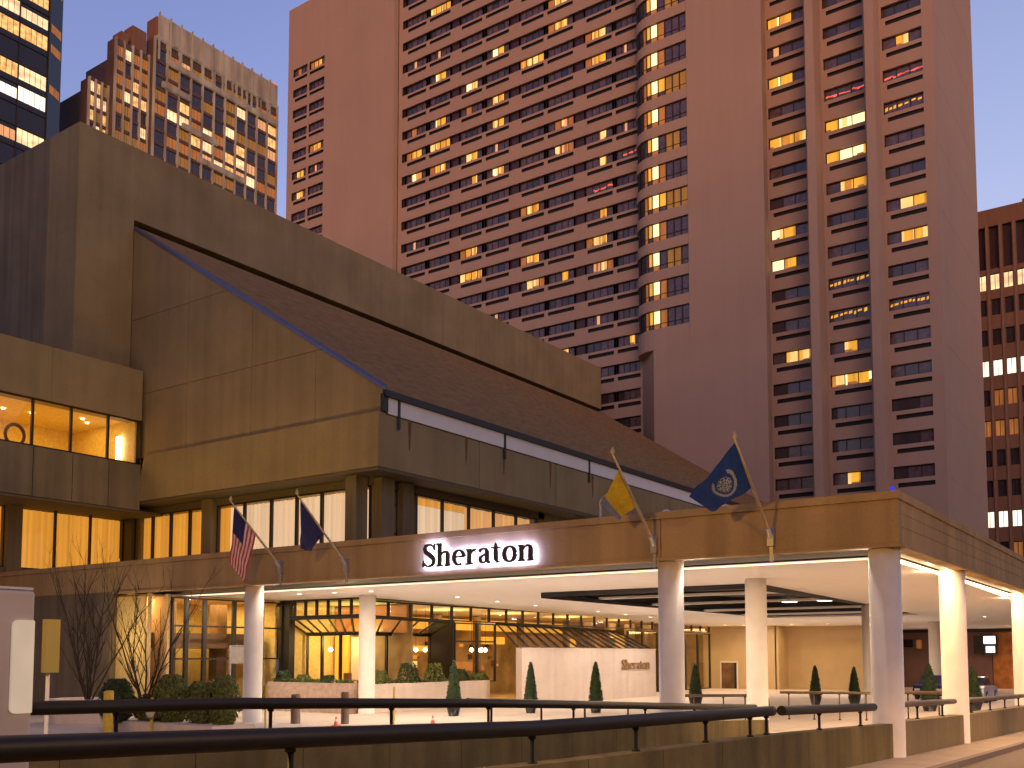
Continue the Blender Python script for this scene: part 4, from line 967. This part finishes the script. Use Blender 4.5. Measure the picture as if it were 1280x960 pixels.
for i, (u, v) in enumerate(((-36.6, 32.8), (-35.2, 32.8), (-33.6, 32.8), (-31.95, 34.5), (-31.95, 36.6), (-31.95, 38.6), (-31.95, 40.6), (-31.95, 42.3))):
    mb = MB(); rng = random.Random(i+90)
    def fn(g):
        a = g.random()*2*pi; c = g.random(); w = .5*(1-c*.6)
        return (u+(w if v < 33 else .2)*1.3*cos(a), v+(.2 if v < 33 else w*1.8)*sin(a), 1.34+c*(.38+.55*(i in (4, 5))+.2*(i % 3 == 0))), (cos(a), sin(a), .4)
    leaves(mb, rng, 420, fn, .12, 'leaf2' if i % 2 else 'leaf')
    lbs = ['low plant at the left end of the pink planter', 'second low plant in the pink planter', 'low plant near the corner of the pink planter', 'plant in the stone planter just right of the white corner column', 'taller bushy plant in the stone planter behind the topiary', 'taller bushy plant in the middle of the stone planter', 'low plant in the stone planter toward the sign wall', 'last low plant in the stone planter beside the sign wall']
    tag(mb.build('planter_plant', loc=(u, v, 1.34)), lbs[i], 'plant', 'plants in the restaurant planter')
mb = MB(); rng = random.Random(77)
def fn(g):
    if g.random() < .45: return (g.uniform(-37.3, -32), g.uniform(32.6, 33.0), 1.38+.16*g.random()), (g.random()-.5, -.5, 1)
    return (g.uniform(-32.15, -31.8), g.uniform(33.2, 42.9), 1.32+.18*g.random()), (.5, g.random()-.5, 1)
leaves(mb, rng, 2600, fn, .10, 'leaf2'); leaves(mb, rng, 160, fn, .08, 'white')
tag(mb.build('ground_cover', loc=(-34, 34, 1.3)), kind='stuff')
def bare_tree(loc, h, spread, label_, seed, stems=8, planter=True):
    t = thing('bare_tree', loc, label_, 'tree', 'leafless multi-stemmed trees')
    rng = random.Random(seed); tr = MB(); cr = MB()
    def twig(p, d, L, r, lev):
        q = [p]; dd = Vector(d)
        for i in range(4):
            dd = (dd+Vector((rng.uniform(-.16, .16), rng.uniform(-.16, .16), .10))).normalized(); q.append(q[-1]+dd*L/4)
        (tr if lev == 0 else cr).tube(q, [r*(1-.17*i) for i in range(5)], 'bark', 6 if lev < 2 else 4, False)
        if lev < 3:
            for i in range(3 if lev else 5):
                k = rng.randint(1, 4); a = rng.uniform(0, 2*pi); e = (dd+Vector((cos(a), sin(a), .25))*.55).normalized()
                twig(q[k], e, L*rng.uniform(.38, .6), r*.45, lev+1)
    for i in range(stems):
        a = 2*pi*i/stems+rng.uniform(-.3, .3); s = rng.uniform(.16, .42)*spread
        twig(Vector(loc), Vector((cos(a)*s, sin(a)*s, 1)).normalized(), h*rng.uniform(.62, .82), .045, 0)
    tr.build('trunk', t); cr.build('crown', t)
bare_tree((-31.32, 21.5, .6), 4.3, 1.2, 'leafless vase-shaped tree before the lit vestibule wall', 5, 6)
bare_tree((-36.6, 22.6, .6), 4.9, 1.3, 'dim leafless tree before the dark wall left of the entrance', 11, 9)
mb = MB(); mb.box((-33.5, 21.2, -.05), (-27.1, 23.0, .30), 'limestone'); tag(mb.build('planter', loc=(-30, 22, 0)), 'long low concrete planter holding the clipped shrubs', 'planter')
mb = MB(); mb.lathe([(1.35, 0), (1.55, .85), (1.6, .95), (1.4, .95), (1.35, .8)], 'limestone', (-36.6, 22.6, 0), 12); tag(mb.build('planter', loc=(-36.6, 22.6, 0)), 'pale low planter at the foot of the dim tree', 'planter')
# ================================================================== SMALL STREET OBJECTS
def small(name, mb, loc, label_, cat, group=None): return tag(mb.build(name, loc=loc), label_, cat, group)
def cone(u, v, label_):
    t = thing('traffic_cone', (u, v, 0), label_, 'cone', 'orange traffic cones')
    mb = MB(); mb.lathe([(.10, .03), (.02, .36)], 'orange', (u, v, 0), 16); mb.build('cone_body', t)
    mb = MB(); mb.box((u-.13, v-.13, 0), (u+.13, v+.13, .03), 'orange'); mb.build('base', t)
    mb = MB(); mb.lathe([(.067, .18), (.047, .26)], 'white', (u, v, 0), 16); mb.build('reflective_band', t)
cone(-27.0, 26.63+.2, 'orange cone left of the white corner column, seen between the rails'); cone(-24.45, 29.46, 'orange cone beside the large topiary pot, seen between the rails')
def bollard(u, v, h, r, m, label_, group='brown stub bollards'):
    mb = MB(); mb.lathe([(r, 0), (r, h-.06), (r*.8, h)], m, (u, v, 0), 18); small('bollard', mb, (u, v, 0), label_, 'bollard', group)
bollard(-29.3, 26.9, 1.15, .19, 'bollard', 'brown bollard right of the lit column'); bollard(-27.6, 27.9, 1.25, .16, 'bollard', 'brown bollard before the pink planter wall'); bollard(-33.04, 24, 1.1, .16, 'bollard', 'brown bollard below the clipped shrubs')
bollard(-29.9, 19.2, 1.5, .16, 'yellow', 'thick yellow bollard below the dark round shrub', 'yellow posts'); bollard(-28.4, 24.6, 1.6, .035, 'yellow', 'thin yellow post beside the lit column', 'yellow posts'); bollard(-25.95, 28.9, 1.45, .035, 'yellow', 'thin yellow post left of the topiary pot', 'yellow posts')
t = thing('road_sign', (-30.1, 21.0, 0), 'small grey sign on a yellowish post below the shrubs', 'sign')
mb = MB(); mb.tube([(-30.1, 21.0, 0), (-30.1, 21.0, 1.2)], .05, 'yellow', 8); mb.build('post', t)
mb = MB(); mb.lathe([(.2, -.015), (.3, 0), (.2, .015)], 'grey', (0, 0, 0), 8); mb.v = [(-30.1+x, 20.93-z, .75+y) for x, y, z in mb.v]; mb.build('plate', t)
t = thing('directory_stand', (-33.6, 29.5, 0), 'tall slim metal frame stand before the lobby glass', 'stand')
mb = MB()
for v in (28.2, 29.9): mb.box((-35.0, v, 0), (-34.92, v+.08, 3.1), 'steel')
for z in (2.3, 2.55, 2.8, 3.05): mb.box((-35.0, 28.2, z), (-34.94, 29.98, z+.05), 'steel')
mb.build('frame', t); mb = MB(); mb.box((-34.98, 28.3, 2.32), (-34.96, 29.88, 3.03), 'steel'); mb.build('panel', t)
mb = MB(); mb.tube([(-31.2, 24.5, 0), (-31.2, 24.5, 1.75)], .07, 'white', 12); small('marker_post', mb, (-31.2, 24.5, 0), 'white post just left of the lit column', 'post')
# grey booth
bt = thing('grey_booth', (-10.5, 4.4, .4), 'grey metal booth with rounded pale panel at the left edge', 'booth')
mb = MB(); mb.box((-11.4, 3.0, .2), (-9.6, 5.33, 3.34), 'grey'); mb.build('body', bt, bevel=.04)
mb = MB(); mb.box((-11.38, 3.02, 3.345), (-9.62, 5.31, 3.37), 'white'); mb.build('cap', bt)
def rrect(mb, u, v0, v1, z0, z1, r, th, m):
    pts = []
    for cv, cz, a0 in ((v1-r*.25, z0+r*.25, -90), (v1-r*.25, z1-r*.25, 0), (v0+r, z1-r, 90), (v0+r, z0+r, 180)):
        rr = r*.25 if cv > (v0+v1)/2 else r
        for i in range(7): a = radians(a0+15*i); pts.append((cv+rr*cos(a), cz+rr*sin(a)))
    mb.face([(u+th, p[0], p[1]) for p in pts], m)
    for p, q in zip(pts, pts[1:]+pts[:1]): mb.face([(u, p[0], p[1]), (u, q[0], q[1]), (u+th, q[0], q[1]), (u+th, p[0], p[1])], m)
mb = MB(); rrect(mb, -9.6, 5.09, 5.31, 2.12, 3.04, .06, .03, 'pale'); mb.build('panel', bt)
t = thing('lit_wall_sign', (-19.3, 11.8, 0), 'narrow dim yellow panel on a post right beside the grey booth', 'sign')
mb = MB(); mb.box((-19.5, 10.98, 2.33), (-19.35, 11.28, 3.42), 'yellowlit'); mb.build('panel', t); mb = MB(); mb.tube([(-19.45, 11.1, 0), (-19.45, 11.1, 2.33)], .04, 'white', 10); mb.build('post', t)
# floodlight and beacon on the canopy roof
t = thing('floodlight', (-15.5, 26.9, 6.8), 'small floodlight on a bent post on the canopy roof', 'lamp')
mb = MB(); mb.tube([(-15.5, 26.9, 6.8), (-15.5, 26.9, 7.55), (-15.35, 26.9, 7.68)], .045, 'steel', 8); mb.build('post', t)
mb = MB(); mb.lathe([(.03, .1), (.14, .0), (.16, -.06)], 'steel', (-15.25, 26.9, 7.66), 12); mb.build('lamp_head', t)
mb = MB(); mb.lathe([(.14, 0), (.13, .06), (.05, .10)], 'white', (-12.9, 26.3, 6.88), 14); small('roof_dome', mb, (-12.9, 26.3, 6.88), 'small white dome fitting on the canopy roof edge', 'fitting')
mb = MB(); mb.lathe([(.05, 0), (.05, .1), (.02, .14)], 'bluelamp', (-6.42, 26.15, 6.88), 12); small('corner_beacon', mb, (-6.42, 26.15, 6.88), 'tiny blue lamp on the corner of the canopy roof', 'lamp')
# parked car
def car(loc, label_, paint='carpaint'):
    x, y, z = loc
    t = thing('parked_car', loc, label_, 'car')
    L, W = 4.5, 1.75                          # length along v
    def sect(prof, w0, w1, m, mb):            # profile in (v, z), half widths
        n = len(prof)
        for sgn in (-1, 1): mb.face([(x+sgn*(w0 if p[1] < .8 else w1), y+p[0], z+p[1]) for p in (prof if sgn > 0 else prof[::-1])], m)
        for p, q in zip(prof, prof[1:]+prof[:1]):
            wp, wq = (w0 if p[1] < .8 else w1), (w0 if q[1] < .8 else w1)
            mb.face([(x-wp, y+p[0], z+p[1]), (x-wq, y+q[0], z+q[1]), (x+wq, y+q[0], z+q[1]), (x+wp, y+p[0], z+p[1])], m)
    mb = MB(); sect([(-2.2, .25), (2.2, .25), (2.25, .6), (2.15, .79), (1.2, .9), (-1.5, .95), (-2.1, .85), (-2.25, .55)], .87, .84, paint, mb); mb.build('body', t, bevel=.04)
    mb = MB(); sect([(-1.5, .93), (1.15, .9), (.45, 1.38), (-.85, 1.40)], .8, .70, 'carglass', mb); mb.build('window_band', t)
    mb = MB(); sect([(-.92, 1.39), (.5, 1.37), (.35, 1.43), (-.75, 1.45)], .7, .68, paint, mb); mb.build('roof', t)
    for sx in (-1, 1):
        for sv in (-1.35, 1.38):
            mb = MB(); mb.tube([(x+sx*.72, y+sv, z+.32), (x+sx*.9, y+sv, z+.32)], .32, 'tyre', 20); mb.tube([(x+sx*.89, y+sv, z+.32), (x+sx*.915, y+sv, z+.32)], .19, 'steel', 14); mb.build('wheel', t)
    for sx in (-1, 1):
        mb = MB(); mb.box((x+sx*.6-.15, y-2.27, z+.55), (x+sx*.6+.15, y-2.2, z+.68), 'green' if False else 'white'); mb.build('headlight', t)
car((-11.0, 62, -.0), 'silver-white car under the canopy behind the far right railing')
car((-13.6, 64.5, -.0), 'dark blue car partly behind the silver one', 'flag_navy')
mb = MB(); mb.tube([(-13.2, 60.5, 0), (-13.2, 60.5, 1.25)], .06, 'frame', 10); mb.lathe([(.1, 0), (.1, .16)], 'green', (-13.2, 60.5, 1.25), 10); small('signal_post', mb, (-13.2, 60.5, 0), 'short post with a small green light by the parked cars', 'post')
# ================================================================== FAR BUILDINGS
# brown office block on the right
ob = thing('brown_office_block', (-10, 130, -1), 'brown office block with square windows right of the hotel tower', 'building')
P = PA(130); holes = []; rows = [49.2-.95, 45.05, 41.3, 37.55, 33.85, 30.1, 26.4, 22.7, 19.0, 15.2, 11.5]
cu = [-24.2+1.49*i for i in range(24)]
for zc in rows:
    for c in cu: holes.append((c, c+.98, zc-1.0, zc+1.0, .3))
for c in cu: holes.append((c-.02, c+1.02, rows[0]+1.6, 55.2, .45, 'panel'))
mb = MB(); wall_holes(mb, P, -27, 12, 0, 56.8, holes, 'brownwall'); mb.box((-27, 130.5, 0), (12, 155, 56.6), 'dark'); mb.box((-27, 130, 56.8), (12, 155, 57.4), 'brownwall')
mb.box((-16.2, 132, 57.3), (12, 150, 58.6), 'brownwall'); mb.build('wall', ob)
mb = MB()
for c in cu: mb.box((c+1.02+.1, 129.9, 0), (c+1.49-.14, 129.998, 55.4), 'brownlight')
for zc in rows: mb.box((-27, 129.93, zc-1.35), (12, 129.999, zc-1.2), 'brownlight') if False else None
mb.build('mullion', ob)
rw = random.Random(3); restw = MB(); cnt = 0
for ri, zc in enumerate(rows):
    for i, c in enumerate(cu):
        m = {0: 'lit_warm', 3: 'lit_cool', 8: 'lit_cool'}.get(ri, None)
        if ri == 3 and i > 5: m = None
        if m is None: m = 'lit_dim' if (ri in (4, 5) and rw.random() < .6) else ('pane' if rw.random() < .93 else 'lit_dim')
        x, y, Z = proj(c, 130, zc); g = MB() if (x < 1290 and cnt < 95) else restw
        g.face([P(c, .25, zc-1), P(c+.98, .25, zc-1), P(c+.98, .25, zc+1), P(c, .25, zc+1)], m); pbox(g, P, c+.46, c+.52, .2, .24, zc-1, zc+1, 'frame'); pbox(g, P, c+.001, c+.979, .2, .238, zc+.9, zc+.999, 'frame')
        if g is not restw: g.build('window', ob); cnt += 1
tag(restw.build('windows', ob), kind='stuff')
# floodlit stepped skyscraper
st = thing('stepped_skyscraper', (-185, 125, -1), 'far brown stepped skyscraper with glowing floors and lattice crown', 'skyscraper')
UT = -170.0
def facade(par, P, s0, s1, z0, z1, ds, dz, m, litp, mats, seed, name='window', maxn=100, pier='lattice', win=(.16, .12, .25, .30)):
    rg = random.Random(seed); body = MB(); pbox(body, P, s0, s1, .3, 3.0, z0, z1, m); pbox(body, P, s0+.45*(s1-s0), s1, 3.0, 16, z0, z1, m); body.build('wall', par)
    pr = MB(); n = int(round((s1-s0)/ds)); ds = (s1-s0)/n; k = int((z1-z0)/dz)
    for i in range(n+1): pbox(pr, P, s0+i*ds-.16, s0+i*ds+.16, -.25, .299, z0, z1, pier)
    for j in range(k+1): pbox(pr, P, s0, s1, .05, .298, z0+j*dz-.35, z0+j*dz+.35, m)
    pr.build('pier_grid', par)
    rest_ = MB(); cnt = 0; cells = []
    for j in range(k):
        fl = rg.random() < litp*1.1; i0 = rg.randint(0, n); ln = rg.randint(2, n)
        for i in range(n):
            lit = (fl and i0-1 <= i <= i0+ln) or rg.random() < litp*.35
            cells.append((i, j, rg.choice(mats) if lit else ('lit_faint' if rg.random() < .4 else 'pane')))
    cells.sort(key=lambda c: -c[1])
    for i, j, mm in cells:
        g = rest_ if cnt >= maxn else MB()
        a, b, c, d = s0+i*ds+.2, s0+(i+1)*ds-.2, z0+j*dz+.4, z0+(j+1)*dz-.4
        sub = 3
        for q in range(sub):
            qa, qb = a+(b-a)*q/sub+.04, a+(b-a)*(q+1)/sub-.04; g.face([P(qa, .2, c), P(qb, .2, c), P(qb, .2, d), P(qa, .2, d)], mm)
        if g is not rest_: g.build(name, par); cnt += 1
    if rest_.f: tag(rest_.build('windows', par), kind='stuff')
facade(st, PB(UT), 115.3, 147.6, 60, 128.5, 2.9, 2.9, 'skyscraper', .62, ['lit_warm', 'lit_amber', 'lit_dim', 'lit_dim', 'lit_peach'], 4, maxn=60)
facade(st, PB(UT-1.5), 107.6, 115.0, 60, 124.8, 1.9, 2.9, 'skyscraper', .5, ['lit_amber', 'lit_warm', 'lit_dim'], 8, maxn=20)
facade(st, PB(UT-3.5), 103.4, 107.4, 60, 115.2, 1.3, 2.9, 'skyscraper', .55, ['lit_amber', 'lit_warm'], 9, maxn=20)
mb = MB()
for i in range(12):
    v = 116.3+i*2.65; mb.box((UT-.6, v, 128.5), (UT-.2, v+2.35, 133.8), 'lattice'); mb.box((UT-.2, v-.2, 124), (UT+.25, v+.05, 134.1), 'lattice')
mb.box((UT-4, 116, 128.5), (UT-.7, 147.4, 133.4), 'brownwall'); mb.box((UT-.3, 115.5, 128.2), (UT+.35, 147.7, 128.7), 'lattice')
mb.build('lattice_crown', st)
mb = MB()
for a, b, zt in ((109, 110.5, 127), (111.5, 114.6, 129.5)): mb.box((UT-5, a, 124), (UT-2, b, zt), 'brownwall')
mb.build('roof_turret', st)
mb = MB()                                    # setback ledges with floodlight put into their colour, zig-zagging down the face
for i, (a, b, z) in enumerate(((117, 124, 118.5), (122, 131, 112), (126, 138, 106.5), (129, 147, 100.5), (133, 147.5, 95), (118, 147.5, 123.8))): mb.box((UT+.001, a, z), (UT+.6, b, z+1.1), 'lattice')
mb.build('lit_ledge', st)
mb = MB(); mb.lathe([(.35, 0), (.35, .5)], 'lit_red', (UT-1, 147.3, 134.1), 8); mb.build('warning_lamp', st)
# glass skyscraper at the left edge
gs = thing('glass_skyscraper', (-185, 80, -1), 'far dark glass skyscraper with bright office floors at the left edge', 'skyscraper')
P = PB(-170.0); mb = MB(); pbox(mb, P, 50, 93.2, .3, 30, 60, 160, 'tower_glass'); mb.prism([(-170.3, 93.2), (-169.9, 93.2), (-171.5, 96.5), (-200, 96.5), (-200, 93.2)], 60, 160, 'tower_glass'); mb.build('curtain_wall', gs)
mb = MB(); z = 62
while z < 160: pbox(mb, P, 50, 93.3, .12, .299, z-.15, z+.15, 'frame'); z += 3.9
for i in range(9): pbox(mb, P, 50+5.4*i-.06, 50+5.4*i+.06, .05, .29, 60, 160, 'frame')
mb.build('mullion_grid', gs)
rg = random.Random(21); j = 0; z = 62
while z < 156:
    full = j in (22, 20, 19, 17, 13, 14, 11, 10, 18) or rg.random() < .55
    if j in (15, 16): full = False
    for i in range(8):
        a, b = 50.1+5.4*i, 55.3+5.4*i; b = min(b, 93.0)
        if (full and rg.random() < .88) or rg.random() < .15:
            mm = rg.choice(['lit_warm', 'lit_warm', 'lit_peach', 'lit_amber', 'lit_cool' if full else 'lit_dim']); g = MB(); h = rg.choice([1.9, 1.9, 2.6])
            for q in range(5):
                if rg.random() < .93: qa, qb = a+(b-a)*q/5+.05, a+(b-a)*(q+1)/5-.05; g.face([P(qa, .22, z+1.0), P(qb, .22, z+1.0), P(qb, .22, z+1.0+h), P(qa, .22, z+1.0+h)], mm)
            if g.f and proj(-170, b, z)[0] > -5: g.build('window', gs)
    if rg.random() < .5:
        g = MB(); g.face([(-169.97+.02, 93.5, z+1), (-171.2, 96.1, z+1), (-171.2, 96.1, z+2.6), (-169.95, 93.5, z+2.6)], 'lit_dim'); g.build('window', gs)
    z += 3.9; j += 1
# unseen block added behind the viewer to keep the low afterglow off the hall
ac = thing('added_shade_block', (40, -45, -1), 'plain unseen block added to shade the hall, outside the picture', 'building')
mb = MB(); mb.box((-60, -70, -1), (190, -45, 62), 'brownwall'); mb.build('wall', ac)
# ------------------------------------------------------------------ street lighting of the near frontage
lamp('street_lamp_light', 'POINT', (-13, 3, 9.5), 4200, (1, .52, .10), .4)
for v_ in (24, 36, 50): lamp('street_lamp_light', 'SPOT', (1.5, v_, 9.5), 5200, (1, .58, .24), .3, spot=104)
lamp('street_lamp_light', 'POINT', (5, 12, 8.5), 2000, (1, .54, .16), .4)
for p_, t_, e_ in (((-42, 26.7, 7.3), (-46, 33, 19), 620), ((-35.5, 26.7, 7.3), (-39, 33, 18), 700), ((-30.5, 26.7, 7.3), (-33.5, 33, 16), 520)):
    l_ = lamp('added_gable_fill', 'SPOT', p_, e_, (1, .60, .13), .25, rot=(Vector(p_)-Vector(t_)).to_track_quat('Z', 'Y').to_euler(), spot=125); l_.data.spot_blend = 1  # unseen spots added on the canopy roof to brighten the gable wall
lamp('street_lamp_light', 'POINT', (-34, 6, 8), 900, (1, .60, .14), .5)
# ================================================================== CAMERA
cam = bpy.data.objects.new('camera', bpy.data.cameras.new('camera')); C.objects.link(cam); SC.camera = cam
cam.location = (0, 0, EYE); cam.rotation_euler = (pi/2+PIT, 0, YAW)
cam.data.sensor_width = 36; cam.data.lens = F/1280*36; cam.data.shift_y = SH/1280; cam.data.clip_end = 3000; cam.data.clip_start = .1
SC.view_settings.view_transform = 'Standard'; SC.view_settings.look = 'None'; SC.view_settings.exposure = EXPO; SC.view_settings.gamma = 1
for o in C.objects:
    if '_w' in o: del o['_w']
